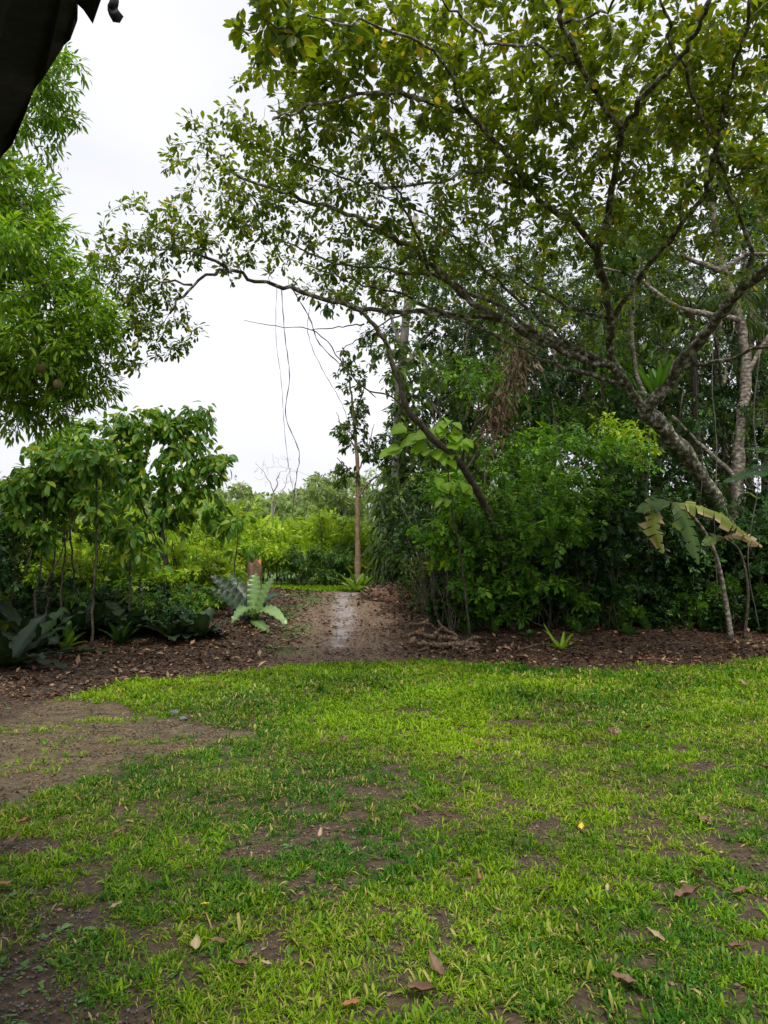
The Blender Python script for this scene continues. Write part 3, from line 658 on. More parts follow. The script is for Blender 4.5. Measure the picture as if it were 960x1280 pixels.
# saplings with thin stems in the left bed
sap_group = 'thin saplings in the left bed'
saps = [(18, 775, 600, 13.6, 'thin sapling at the far left edge in front of the dark shrub', 46), (46, 772, 590, 13.2, 'forked thin sapling second from the left edge of the bed', 40),
        (62, 770, 575, 13.6, 'straight thin sapling between the forked sapling and its leaning neighbour', 40), (80, 770, 560, 13.4, 'slightly leaning thin sapling over the dark rosette ferns', 46),
        (119, 772, 560, 12.8, 'straight dark-stemmed sapling rising from the middle of the left fern row', 46), (160, 765, 640, 13.8, 'short sapling close left of the thick-trunked young tree', 26),
        (293, 752, 640, 15.6, 'slender sapling beside the brown stump', 14), (92, 765, 540, 14.6, 'tall loose-crowned sapling reaching highest behind the left saplings', 50)]
for i, (px, pb, pt, Y, lab, cnt) in enumerate(saps):
    x = at(px, 700, Y)[0]; bb = ong(x, Y); top = at(px + rng.normal() * 8, pt + 14, Y)
    mid = (bb + top) / 2 + rng.normal(0, .05, 3); L_ = [np.vstack([bb - [0, 0, .05], bb * .75 + top * .25 + rng.normal(0, .03, 3), mid, top])]
    rr_ = [(.026, .012)]
    if i == 1: L_.append(np.vstack([bb * .7 + top * .3, bb * .5 + top * .5 + [.35, 0, .1], top + [.6, 0, -.3]])); rr_.append((.018, .01))
    tree_thing('sapling', bb, lab, 'sapling', sap_group, L_, [blob(px, pt + 18, Y, 40 if px < 250 else 26, 22, .55, cnt, .2), blob(px + 10, pt + 60, Y, 42 if px < 250 else 24, 30, .5, cnt // 2, .2)],
               8, .16 if px < 250 else .17, LEAF_OVAL, M_YOUNG, BARK_DARK, rr_, droop=.7, up=.5, flare=.012, spread=.12)

# ================================================================== shrub prototypes
def shrub(name, h, r, nt, per, size, tpl, mat, bark, stems=6, low=.25, droop=.2, up=.9, p=.4, seg=.25, sr=.02, out=.7, spread=.1, clumps=0, minrad=0, seed=None, start=.35):
    t = empty(name, (0, 0, 0)); sk = Skel()
    for k in range(stems):
        a = rng.uniform(0, 2 * math.pi); q = rng.random() ** .5
        top = np.array([math.cos(a) * r * .7 * q, math.sin(a) * r * .7 * q, h * (.55 + .35 * rng.random())])
        b_ = np.array([math.cos(a) * r * .15, math.sin(a) * r * .15, -.08])
        sk.limb([b_, b_ * .5 + top * .3 + rng.normal(0, .04, 3), top * .7 + rng.normal(0, .07, 3), top], sr, .008, 4, .015, 5)
    if clumps:
        cc = eblob((0, 0, h * (1 + low) / 2), r * .8, r * .8, h * (1 - low) / 2 * .85, clumps, .35)
        T = cc[rng.integers(0, clumps, nt)] + rng.normal(0, 1, (nt, 3)) * [r * .17, r * .17, h * .055]
    else: T = eblob((0, 0, h * (1 + low) / 2), r, r, h * (1 - low) / 2, nt, p)
    T[:, 2] = np.maximum(T[:, 2], .06)
    tw = sk.grow(T, rmax=.008, rtip=.002, sag=.1, seglen=seg)
    P_, R_, S_ = leaves_on(tw, per, size, spread=spread, up=up, droop=droop, start=start, out=out)
    finish(t, sk, [('foliage', tpl, (P_, R_, S_), mat, None)], bark, None, 'stems', minrad)
    return t
_seen = set()
def autolabel(desc, x, y, marks, word):
    px = float(project(x, y, float(gz(x, y)) + 1.0)[0]); k = min(range(len(marks)), key=lambda i: abs(marks[i][0] - px)); d = px - marks[k][0]
    side = 'behind' if abs(d) < 9 else ('just ' if abs(d) < 24 else 'well ' if abs(d) > 60 else '') + ('left of' if d < 0 else 'right of')
    lb = f'{desc}, {word}, {side} {marks[k][1]}'
    for ex in ('', ' again', ' a third time'):
        for sz in ('', 'larger ', 'smaller ', 'rounder ', 'looser ', 'fuller ', 'narrower '):
            if sz + lb not in _seen: _seen.add(sz + lb); return sz + lb
    return lb
def rowword(y, cuts):
    w_ = ['front row', 'second row', 'third row', 'fourth row', 'rear row']
    return w_[min(sum(y > c for c in cuts), 4)]
def spawn(protos, spots, label, cat, group, fixed=None, auto=None):
    """spots: (x, y, scale); the first use of each prototype moves it, the rest are copies"""
    for i, sp in enumerate(spots):
        x, y, s_ = sp[:3]; k = (sp[3] if len(sp) > 3 else i) % len(protos); pr = protos[k]
        if not pr.get('used'): o = pr['o']; pr['used'] = True
        else: o = copy_tree(pr['o'])
        place(o, ong(x, y), rng.uniform(0, 6.28), s_, None, s_ * rng.uniform(.9, 1.1))
        for k_ in ('label', 'category', 'group'):
            if k_ in o: del o[k_]
        lb_ = autolabel(auto[0], x, y, auto[1], rowword(y, auto[2])) if auto else (label[i] if isinstance(label, list) else label)
        tag(o, lb_, cat, group)
def PR(*os): return [{'o': o} for o in os]

LM = [(20, 'the leftmost sapling'), (62, 'the straight thin sapling'), (119, 'the dark-stemmed sapling'), (160, 'the short sapling'), (204, 'the young tree trunk'), (264, 'the arching fern'), (313, 'the brown stump'), (345, 'the bare tree'), (372, 'the left round shrub'), (419, 'the right round shrub'), (447, 'the slim tree'), (490, 'the pale tall tree')]
RM = [(540, 'the log pile'), (575, 'the lime-leaved sapling'), (620, 'the curved tree foot'), (645, 'the dead foliage clump'), (702, 'the bromeliad'), (745, 'the thicket middle'), (806, 'the mossy fork'), (828, 'the torn banana leaf'), (868, 'the green banana leaf'), (926, 'the pale speckled trunk'), (990, 'the right picture edge')]
# background hedge of yellow-green shrubs beyond the crest
hp = PR(*[shrub('hedge_shrub', 2.5, 1.35, 260, 4.6, .2, SPRAY_S, M_HEDGE, BARK_DARK, 5, .04, clumps=16, minrad=.004) for _ in range(3)])
spots = []
for row, (Y, st) in enumerate([(24.2, 1.5), (26.0, 1.7), (28.5, 1.9), (31.5, 2.1)]):
    x = -.62 * Y - .5 + row * .4
    while x < 3.2:
        if not (row == 0 and -2.2 < x < -1.2 and False): spots.append((x + rng.normal() * .2, Y + rng.normal() * .35, rng.uniform(.8, 1.12) * (1 + .06 * row)))
        x += st
print('hedge', len(spots))
spawn(hp, spots, 'yellow-green bushy shrub massed in the bright scrub beyond the crest of the path', 'shrub', 'bright shrubs beyond the path crest', auto=('yellow-green scrub bush', LM, (25.2, 27.3, 30)))
dp = PR(shrub('round_shrub', 1.7, .75, 230, 5, .13, SPRAY_S, M_HEDGE2, BARK_DARK, 5, .02, clumps=14, minrad=.004))
spawn(dp, [(at(372, 700, 23.2)[0], 23.2, .85), (at(419, 700, 23.4)[0], 23.4, .95), (at(130, 700, 21.5)[0], 21.5, .8), (at(60, 700, 20.5)[0], 20.5, 1.0)],
      ['dark green round shrub left of the path end, behind the grass strip', 'dark green round shrub nearest the slim tree, behind the grass strip', 'dark round shrub half hidden behind the left saplings', 'dark round shrub behind the rosette ferns at the far left'], 'shrub', 'dark round shrubs before the bright scrub')

# mid distance shrubs behind the left saplings
lp = PR(*[shrub('leafy_shrub', 1.9, 1.1, 170, 4.5, .17, SPRAY_S, M_HEDGE, BARK_DARK, 6, .1, clumps=12, minrad=.003) for _ in range(2)])
spots = [(at(px, 700, Y)[0], Y, s_) for px, Y, s_ in [(-60, 19, 1.2), (-110, 16.6, 1.1), (-20, 16.2, 1.0), (40, 16.6, 1.0), (95, 16.0, .95), (140, 16.6, .95), (185, 16.2, .8), (230, 16.8, .9), (262, 17.3, .7), (0, 18.6, 1.0), (55, 19.6, 1.0), (110, 18.8, .85), (150, 20, 1.0), (185, 19, .8), (240, 20, 1.0), (268, 18.6, .72), (215, 21.5, 1.1), (90, 21.8, 1.2), (20, 21.5, 1.3)]]
spawn(lp, spots, 'yellow-green leafy shrub seen between the thin stems of the left saplings', 'shrub', 'leafy shrubs behind the left saplings', auto=('leafy lime bush', LM, (17.6, 20.6)))
# dark shrub at the far left edge
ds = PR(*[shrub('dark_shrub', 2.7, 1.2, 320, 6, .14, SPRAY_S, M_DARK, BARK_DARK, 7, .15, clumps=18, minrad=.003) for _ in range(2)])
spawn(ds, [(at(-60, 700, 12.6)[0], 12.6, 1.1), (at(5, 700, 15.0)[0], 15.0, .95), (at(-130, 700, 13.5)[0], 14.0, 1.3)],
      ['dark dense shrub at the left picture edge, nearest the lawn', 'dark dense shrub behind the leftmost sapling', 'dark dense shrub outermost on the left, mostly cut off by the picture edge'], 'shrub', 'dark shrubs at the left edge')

# far trees
fp = []
for k in range(3):
    h = 6.0
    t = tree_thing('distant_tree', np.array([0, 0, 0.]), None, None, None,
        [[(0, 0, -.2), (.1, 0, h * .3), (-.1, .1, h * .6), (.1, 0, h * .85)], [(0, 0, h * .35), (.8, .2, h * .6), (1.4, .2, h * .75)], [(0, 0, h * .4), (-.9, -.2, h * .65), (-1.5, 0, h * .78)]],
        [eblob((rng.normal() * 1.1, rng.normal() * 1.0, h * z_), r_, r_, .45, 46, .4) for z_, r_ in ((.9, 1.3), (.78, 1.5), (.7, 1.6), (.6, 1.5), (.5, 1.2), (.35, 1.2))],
        5, .30, SPRAY_S, M_FAR_HAZE, BARK_FAR, [(.13, .04), (.06, .02)], seg=.5, minrad=.004)
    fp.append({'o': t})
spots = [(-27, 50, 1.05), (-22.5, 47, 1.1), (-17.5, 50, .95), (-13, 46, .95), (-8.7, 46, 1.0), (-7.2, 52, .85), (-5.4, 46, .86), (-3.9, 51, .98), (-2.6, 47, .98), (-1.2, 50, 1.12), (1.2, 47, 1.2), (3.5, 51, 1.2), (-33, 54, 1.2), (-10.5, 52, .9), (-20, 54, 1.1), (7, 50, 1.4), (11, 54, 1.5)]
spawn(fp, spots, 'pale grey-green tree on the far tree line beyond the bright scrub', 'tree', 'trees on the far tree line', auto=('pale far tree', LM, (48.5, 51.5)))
# far-off wood closing the horizon
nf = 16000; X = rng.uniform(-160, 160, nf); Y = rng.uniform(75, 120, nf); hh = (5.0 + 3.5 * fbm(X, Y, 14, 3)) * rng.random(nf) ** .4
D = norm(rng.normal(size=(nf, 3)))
tag(link('far_wood', scatter('far_wood', spray(9, 1.4, LEAF_S, .7, 9), np.stack([X, Y, gz(X, Y) + hh], -1), frames(D, rng.normal(size=(nf, 3))), rng.uniform(.9, 1.5, nf), M_FAR_HAZE)),
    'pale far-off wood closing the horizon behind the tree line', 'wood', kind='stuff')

# bare dead tree against the sky
b0 = ong(at(341, 690, 40)[0], 40)
t = tree_thing('bare_tree', b0, 'leafless dead tree with thin forked twigs standing against the white sky', 'tree', None,
    [np.vstack([b0 - [0, 0, .2], at(338, 650, 40), at(342, 615, 40), at(350, 590, 40)]), A((338, 650, 40), (352, 615, 40.4), (364, 585, 40.4)), A((342, 615, 40), (330, 590, 39.7), (320, 580, 39.6))],
    [], 0, 1, LEAF_S, M_FAR_HAZE, BARK_FAR, [(.07, .02), (.03, .01), (.025, .01)], jit=.05)
sk = Skel()
for c_ in ([(338, 650, 40), (342, 615, 40), (350, 590, 40)], [(352, 615, 40.4), (364, 585, 40.4)], [(342, 615, 40), (320, 580, 39.6)]): cc_ = crom(A(*c_), 6); sk.add(cc_, np.full(len(cc_), .02))
tw = sk.grow(np.vstack([blob(345, 590, 40, 32, 26, .8, 60), blob(370, 610, 40, 26, 20, .8, 24)]), rmax=.018, rtip=.006, seglen=.3, jit=.25)
old = t.children[0]; ch_ = BT_LIMBS[0] + [(p, r, 3) for p, r in tw]; V, I, Np = tubes(ch_); old.data = raw_mesh('trunk', V - b0, I, Np, BARK_FAR, smooth=True)

# slim tree at the head of the path
b0 = ong(at(447, 720, 22.6)[0], 22.6); Y = 22.6
tree_thing('slim_tree', b0, 'slim straight tree with tan trunk and wispy crown at the head of the path', 'tree', None,
    [np.vstack([b0 - [0, 0, .1], at(447, 680, Y), at(447, 620, Y), at(446, 560, Y), at(441, 510, Y), at(437, 470, Y)]),
     A((448, 622, Y), (462, 603, Y), (480, 590, Y), (496, 572, Y)), A((447, 600, Y), (433, 584, Y - .2), (421, 572, Y - .2)), A((447, 590, Y), (460, 560, Y + .2), (468, 530, Y + .3)), A((445, 560, Y), (430, 540, Y), (420, 515, Y)), A((442, 520, Y), (452, 495, Y), (458, 470, Y))],
    [blob(432, 590, Y, 18, 12, .5, 22, .2), blob(430, 545, Y, 16, 20, .5, 26, .2), blob(448, 520, Y, 22, 26, .5, 34, .2), blob(440, 470, Y, 22, 28, .5, 26, .2), blob(468, 560, Y, 24, 22, .5, 36, .2), blob(425, 603, Y, 10, 6, .4, 10, .2), blob(490, 580, Y, 20, 16, .5, 26, .2)],
    10, .15, LEAF_S, M_TALL, BARK_TAN, [(.095, .025), (.035, .012), (.028, .01)], droop=.5, sag=.3)

# tall pale trunk wrapped in climbers, right of the path head
b0 = ong(at(499, 715, 21)[0], 21); Y = 21
tree_thing('tall_tree', b0, 'tall pale-barked tree standing right of the slim tree, its foot wrapped in climbers', 'tree', None,
    [np.vstack([b0 - [0, 0, .1], at(497, 640, Y), at(499, 560, Y), at(501, 480, Y), at(506, 420, Y), at(512, 350, Y), at(520, 270, Y)]),
     A((502, 470, Y), (522, 435, Y), (548, 405, Y)), A((503, 440, Y), (490, 400, Y), (478, 350, Y))],
    [blob(520, 330, Y, 75, 70, 1.8, 170, .2), blob(580, 400, Y, 60, 60, 1.6, 120, .2), blob(500, 455, Y, 38, 60, .9, 80, .2), blob(540, 480, Y, 45, 60, 1.0, 110, .2), blob(520, 560, Y, 32, 50, .9, 80, .2), blob(500, 610, Y, 22, 60, .7, 110, .2), blob(505, 520, Y, 22, 40, .7, 60, .2)],
    8, .17, LEAF_S, M_TALL, BARK_FAR, [(.24, .08), (.09, .03), (.07, .03)], droop=.5, flare=.12)
# climber draped around its foot
bb = ong(at(488, 715, 20.3)[0], 20.3)
t = empty('climbing_plant', bb, 'drooping strap-leaved climber hanging down the foot of the tall pale tree', 'climbing plant')
nf = 1000; th = rng.uniform(0, 6.28, nf); hz = rng.uniform(.3, 2.9, nf); cc = at(490, 700, 20.45); rr_ = .22 + .34 * rng.random(nf) ** 1.5
P_ = np.stack([cc[0] + rr_ * np.cos(th), cc[1] + rr_ * np.sin(th), bb[2] + hz], -1)
D = np.stack([np.cos(th) * .7, np.sin(th) * .7, -1 + 0 * th], -1) + rng.normal(size=(nf, 3)) * .3
link('foliage', scatter('foliage', leaf_outline(.075, .5, .2, .1, 3), P_ - bb, frames(D, np.stack([np.cos(th), np.sin(th), .3 + 0 * th], -1) + rng.normal(size=(nf, 3)) * .3), rng.uniform(.2, .6, nf), M_TALL), t)
tube_obj('stem', [(crom([bb + [.02 + .05 * k, .0, -.05], bb + [.05 * k, .03, 1.0], bb + [.1 - .03 * k, .05, 2.4]], 6), np.full(13, .02), 5) for k in range(4)], BARK_DARK, t, bb)

# curved leaning tree
b0 = ong(at(640, 770, 14.6)[0], 14.6); Y = 12.2
tree_thing('leaning_tree', b0, 'thin smooth tree curving out of the thicket to the upper left', 'tree', None,
    [np.vstack([b0 - [0, 0, .1], at(628, 690, 14.0), at(600, 620, 13.2), at(575, 580, 12.7), at(540, 546, 12.4), at(512, 515, Y), at(497, 475, Y), at(482, 430, Y), at(463, 400, Y), at(440, 382, Y), at(415, 362, Y)]),
     A((512, 515, Y), (490, 497, Y), (455, 485, 12), (425, 450, 11.8), (395, 415, 11.7), (345, 408, 11.7), (305, 400, 11.7)), A((455, 405, Y), (430, 408, 12), (390, 412, 11.8)),
     A((575, 580, 12.7), (590, 540, 12.6), (620, 500, 12.4))],
    [blob(450, 440, Y, 34, 30, .4, 16, .2), blob(425, 375, Y, 40, 20, .5, 20, .2), blob(520, 470, 12.5, 40, 40, .6, 30, .2)],
    5, .11, LEAF_OVAL, M_TALL, BARK_DARK, [(.075, .03), (.018, .004), (.015, .006), (.03, .01)], droop=.5)

bedp = PR(*[shrub('bed_shrub', .75, .5, 70, 5, .12, spray(6, 1.1, LEAF_OVAL, .55, 12 + k_), M_DARK if k_ else M_YOUNG, BARK_DARK, 6, .02, seg=.2, droop=.4) for k_ in range(2)])
spawn(bedp, [(at(px, 700, Y)[0], Y, s_) for px, Y, s_ in [(10, 14.4, 1.0), (50, 14.0, 1.1), (95, 14.2, 1.0), (135, 14.6, 1.0), (175, 14.4, 1.0), (215, 14.0, .9), (245, 15.0, .9), (75, 15.4, 1.2), (150, 15.2, 1.1), (195, 15.6, 1.0), (270, 16.0, .7), (20, 15.6, 1.2), (115, 15.0, .8), (232, 15.4, .8)]],
      None, 'plant', 'low leafy undergrowth in the left bed', auto=('low leafy undergrowth plant', LM, (13.3, 14.6)))
# ================================================================== the thicket on the right
# bright front shrubs, laid out as boughs of fine leaves
front = [
 ('bright fine-leaved shrub whose tiered boughs lean over the log pile beside the path', (600, 775), [(560, 610, 14.0, 42, 22, .6, 44), (550, 660, 14.2, 36, 24, .6, 40), (590, 690, 14.0, 55, 24, .6, 56), (575, 640, 14.3, 50, 30, .7, 50), (600, 735, 13.9, 45, 22, .5, 46)], M_FINE, .15),
 ('mid-green fine-leaved shrub with broad tiers in the middle of the thicket front', (680, 785), [(640, 640, 13.7, 60, 32, .7, 80), (700, 655, 13.6, 55, 26, .7, 70), (650, 690, 13.8, 55, 22, .6, 50), (690, 610, 13.9, 65, 30, .8, 80), (670, 730, 13.8, 50, 20, .5, 46), (630, 765, 14.0, 40, 14, .4, 26)], M_FINE, .14),
 ('tall fine-leaved shrub topping the thicket below the mossy fork', (730, 785), [(700, 560, 14.6, 75, 32, .9, 95), (770, 570, 14.6, 60, 36, .9, 80), (650, 575, 14.8, 55, 32, .8, 60), (740, 620, 14.2, 60, 30, .8, 70)], M_FINE, .13),
 ('darker fine-leaved shrub left of the banana plant', (770, 788), [(760, 650, 14.0, 45, 26, .6, 56), (750, 690, 14.0, 40, 20, .5, 40), (780, 610, 14.4, 40, 30, .7, 50)], M_DARK, .15),
]
for lab, (bx, by), bl, mat, ls in front:
    b0 = gp(bx, by); cx = np.mean([q_[0] for q_ in bl]); cy = np.mean([q_[1] for q_ in bl]); Yc = np.mean([q_[2] for q_ in bl])
    L_ = []
    for q_ in bl:
        e = at(q_[0], q_[1], q_[2]); L_.append(np.vstack([b0 + [rng.normal() * .1, rng.normal() * .1, -.05], b0 * .55 + e * .45 + rng.normal(0, .08, 3) + [0, 0, .2], e]))
    tree_thing('thicket_shrub', b0, lab, 'shrub', 'fine-leaved shrubs at the front of the thicket', L_, [blob(*q_, shell=.2) * 1.0 for q_ in bl], 5.5, ls, SPRAY_S, mat, BARK_DARK, [(.016, .008)], up=1.3, droop=.15, sag=.1, spread=.06, flare=.004)
for lab, (bx, by), bl, ls in [('yellow-green leafy shrub glowing just below and left of the mossy fork', 790, [(795, 555, 15.4, 34, 26, .6, 40), (765, 535, 15.4, 36, 18, .6, 30)], .12), ('lime-tipped shrub at the left corner of the thicket by the path', 560, [(545, 690, 14.6, 26, 34, .5, 34), (565, 650, 14.3, 30, 20, .5, 26)], .10)] if False else  [('yellow-green leafy shrub glowing just below and left of the mossy fork', (790, 795), [(795, 555, 15.2, 34, 26, .6, 40), (765, 535, 15.2, 36, 18, .6, 30)], .12), ('lime-tipped shrub at the left corner of the thicket by the path', (552, 795), [(548, 690, 14.2, 22, 30, .4, 30), (562, 645, 14.0, 26, 16, .4, 22)], .10)]:
    b0 = ong(at(bx, 700, bl[0][2])[0], bl[0][2])
    tree_thing('lime_shrub', b0, lab, 'shrub', None, [np.vstack([b0 - [0, 0, .05], b0 * .5 + at(*q_[:3]) * .5 + rng.normal(0, .06, 3), at(*q_[:3])]) for q_ in bl], [blob(*q_, shell=.2) for q_ in bl], 5, ls, SPRAY_S, M_HEDGE, BARK_DARK, [(.014, .007)], up=1.2, flare=.004)
# brushy twiggy base beside the path
tp = PR(*[shrub('twiggy_shrub', 1.9, .75, 150, 3.0, .08, SPRAY_S, M_TALL, M_TWIG, 16, .05, sr=.010, spread=.05) for _ in range(2)])
tl = ['twiggy half-bare shrub nearest the path edge behind the log pile', 'twiggy shrub behind the right end of the log pile', 'tall twiggy shrub at the thicket corner, beside the brown brush heap', 'twiggy shrub below the bright tiered boughs', 'low twiggy shrub left of the ground bromeliad', 'twiggy shrub farthest up the path, next to the climbers']
spawn(tp, [(at(540, 700, 15.0)[0], 15.0, .9), (at(590, 700, 14.6)[0], 14.6, .8), (at(528, 700, 17.2)[0], 17.2, 1.25), (at(625, 700, 14.7)[0], 14.7, .8), (at(655, 700, 14.4)[0], 14.4, .55), (at(518, 700, 19.0)[0], 19.0, 1.3)] + [(at(px, 700, Y)[0], Y, s_) for px, Y, s_ in [(566, 14.2, .62), (606, 14.3, .66), (640, 14.2, .5), (690, 14.5, .6), (725, 14.4, .5), (552, 16.0, 1.0), (534, 15.8, .85), (760, 14.6, .6)]], tl + ['small twiggy shrub right behind the crossing log', 'twiggy shrub above the right end of the log heap', 'small twiggy shrub half way between logs and bromeliad', 'small twiggy shrub directly behind the bromeliad', 'low twiggy shrub right of the bromeliad', 'middling twiggy shrub up the slope behind the logs', 'brownish twiggy shrub on the path side of the thicket', 'twiggy shrub left of the banana leaves at ground level'], 'shrub', 'twiggy shrubs at the thicket edge')
# dense dark shrubs filling the thicket
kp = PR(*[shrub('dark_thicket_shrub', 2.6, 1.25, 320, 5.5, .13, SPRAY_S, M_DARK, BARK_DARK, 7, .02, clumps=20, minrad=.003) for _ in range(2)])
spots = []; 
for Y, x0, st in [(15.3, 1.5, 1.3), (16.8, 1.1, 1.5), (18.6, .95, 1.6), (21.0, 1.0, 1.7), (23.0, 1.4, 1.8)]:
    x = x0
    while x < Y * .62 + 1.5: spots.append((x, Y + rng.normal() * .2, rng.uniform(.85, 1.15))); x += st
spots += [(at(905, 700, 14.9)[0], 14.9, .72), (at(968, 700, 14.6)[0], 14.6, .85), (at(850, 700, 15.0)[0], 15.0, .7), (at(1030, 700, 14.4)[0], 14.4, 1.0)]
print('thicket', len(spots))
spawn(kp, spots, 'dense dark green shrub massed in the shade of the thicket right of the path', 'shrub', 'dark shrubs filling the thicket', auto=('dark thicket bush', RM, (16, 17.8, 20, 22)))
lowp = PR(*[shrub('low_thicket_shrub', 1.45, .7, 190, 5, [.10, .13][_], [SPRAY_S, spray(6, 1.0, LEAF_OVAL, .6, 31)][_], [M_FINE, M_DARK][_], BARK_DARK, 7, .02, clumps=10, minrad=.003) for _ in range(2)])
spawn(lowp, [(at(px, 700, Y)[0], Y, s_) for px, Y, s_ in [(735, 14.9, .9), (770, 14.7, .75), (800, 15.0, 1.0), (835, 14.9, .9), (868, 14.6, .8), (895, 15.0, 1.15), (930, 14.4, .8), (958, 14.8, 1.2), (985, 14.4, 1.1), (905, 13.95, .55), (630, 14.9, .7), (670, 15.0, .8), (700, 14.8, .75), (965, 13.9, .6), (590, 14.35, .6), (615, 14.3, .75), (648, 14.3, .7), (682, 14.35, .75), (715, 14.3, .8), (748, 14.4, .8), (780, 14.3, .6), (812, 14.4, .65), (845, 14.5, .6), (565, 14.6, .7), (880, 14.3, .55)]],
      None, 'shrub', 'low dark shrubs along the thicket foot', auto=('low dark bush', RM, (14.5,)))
# small understorey trees
up_ = []
for k in range(3):
    h = 5.2
    up_.append({'o': tree_thing('understorey_tree', np.zeros(3), None, None, None, [[(0, 0, -.1), (.1, 0, 1.5), (-.1, .1, 3.0), (.15, 0, 4.6)], [(.05, 0, 1.8), (.6, .2, 2.9), (1.0, .2, 3.8)], [(0, 0, 2.2), (-.7, -.2, 3.2), (-1.0, 0, 4.0)]],
        [eblob((rng.normal() * .7, rng.normal() * .7, h * z_), .85, .85, .4, 34, .4) for z_ in (.95, .86, .76, .68, .6, .5, .42)], 5, .15, SPRAY_S, [M_FINE, M_TALL, M_DARK][k], BARK_DARK, [(.06, .02), (.03, .012)], minrad=.003)})
spots = [(at(px, 700, Y)[0], Y, s_, k) for px, Y, s_, k in [(548, 18.5, 1.05, 1), (600, 17.2, 1.05, 0), (650, 18.2, 1.12, 1), (700, 17.0, 1.0, 2), (752, 17.8, 1.05, 0), (800, 16.8, .95, 2), (850, 17.5, 1.0, 1), (905, 17.2, 1.0, 2), (960, 17.6, 1.1, 2), (1010, 16.5, 1.1, 1), (575, 21.5, 1.25, 1), (680, 22, 1.3, 2), (780, 21.5, 1.3, 1), (880, 21.5, 1.3, 2), (1000, 21, 1.35, 2)]]
spawn(up_, spots, 'small leafy understorey tree standing within the thicket on the right', 'tree', 'understorey trees in the thicket', auto=('small understorey tree', RM, (19.5,)))
# tall forest trees behind
tp_ = []
for k in range(2):
    h = 12.0
    tp_.append({'o': tree_thing('forest_tree', np.zeros(3), None, None, None, [[(0, 0, -.2), (.1, 0, 3.5), (-.2, .1, 7), (.2, 0, 10.5)], [(-.05, 0, 4.4), (1.2, .3, 6.5), (2.0, .3, 8.2)], [(-.1, 0, 5.2), (-1.4, -.3, 7.4), (-2.2, 0, 9.0)], [(0, 0, 6.5), (.3, 1.2, 8.4), (.5, 1.8, 9.6)], [(0, 0, 6.2), (-.2, -1.2, 8.0), (-.4, -1.8, 9.2)]],
        [eblob((rng.normal() * 1.5, rng.normal() * 1.5, h * z_), 1.5, 1.5, .8, 40, .4) for z_ in (.97, .9, .84, .78, .72, .66, .6, .53, .46, .4)], 6, .19, SPRAY_S, [M_TALL, M_DARK][k], BARK_PALE, [(.17, .05), (.07, .02)], seg=.4, minrad=.004)})
spots = [(3.6, 22.4, .8, 0), (8.0, 22.2, .85, 0), (2.2, 20.6, .66, 1), (4.6, 20.4, .72, 1), (6.4, 20.8, .8, 0), (9.2, 20.4, .8, 1), (11.2, 21.0, .85, 0), (5.6, 26, 1.0, 1), (8.4, 26.4, 1.05, 1), (12.5, 26, 1.1, 1), (2.6, 23.5, .85, 0), (4.6, 24.5, .95, 1), (6.9, 23.0, .95, 0), (9.0, 24.5, 1.0, 1), (11.5, 23.0, 1.05, 0), (13.8, 24, 1.1, 1), (5.9, 28, 1.05, 0), (9.8, 28.5, 1.15, 1), (14.5, 28.5, 1.2, 0), (3.2, 29, .9, 1)]
spawn(tp_, spots, 'tall dark-crowned forest tree rising behind the thicket on the right', 'tree', 'tall forest trees behind the thicket', auto=('tall forest tree', RM, (26,)))

# pale speckled trunk right of the fork
b0 = gp(926, 790); b0 = ong(at(926, 700, 16.4)[0], 16.4); Y = 16.4
tree_thing('pale_tree', b0, 'upright tree with pale lichen-speckled trunk close to the right picture edge', 'tree', None,
    [np.vstack([b0 - [0, 0, .1], at(924, 700, Y), at(922, 620, Y), at(924, 540, Y), at(932, 470, Y), at(925, 400, Y), at(905, 340, Y), at(893, 280, Y), at(880, 180, Y)]),
     A((932, 470, Y), (960, 420, Y), (1000, 350, Y)), A((925, 400, Y), (850, 385, 15.0), (800, 350, 14.8), (740, 330, 14.6)), A((922, 600, Y), (880, 560, Y), (840, 520, Y)), A((905, 340, Y), (850, 320, Y), (800, 312, 15)), A((905, 340, Y), (935, 318, Y), (990, 325, 15))],
    [blob(900, 220, Y, 110, 70, 1.4, 110, .2), blob(990, 300, Y, 60, 90, 1.4, 60, .2), blob(780, 300, 15, 60, 50, 1.0, 60, .2), blob(850, 430, 15.4, 50, 26, .8, 26, .2)],
    7, .16, LEAF_OVAL, M_TALL, BARK_PALE, [(.17, .07), (.06, .02), (.07, .02), (.07, .03)], twigmat=BARK_DARK, flare=.06)
# second slanting lichen limb tree in the thicket
b0 = ong(at(880, 700, 16.8)[0], 16.8); Y = 16.8
tree_thing('slanting_tree', b0, 'thin lichen-spotted tree slanting left behind the mossy fork', 'tree', None,
    [np.vstack([b0 - [0, 0, .1], at(885, 660, Y), at(868, 590, Y), at(835, 540, Y), at(800, 480, Y), at(790, 400, Y), at(800, 320, Y)])],
    [blob(790, 330, Y, 70, 70, 1.1, 80, .2)], 6, .15, LEAF_OVAL, M_DARK, BARK_PALE, [(.085, .03)], twigmat=BARK_DARK)

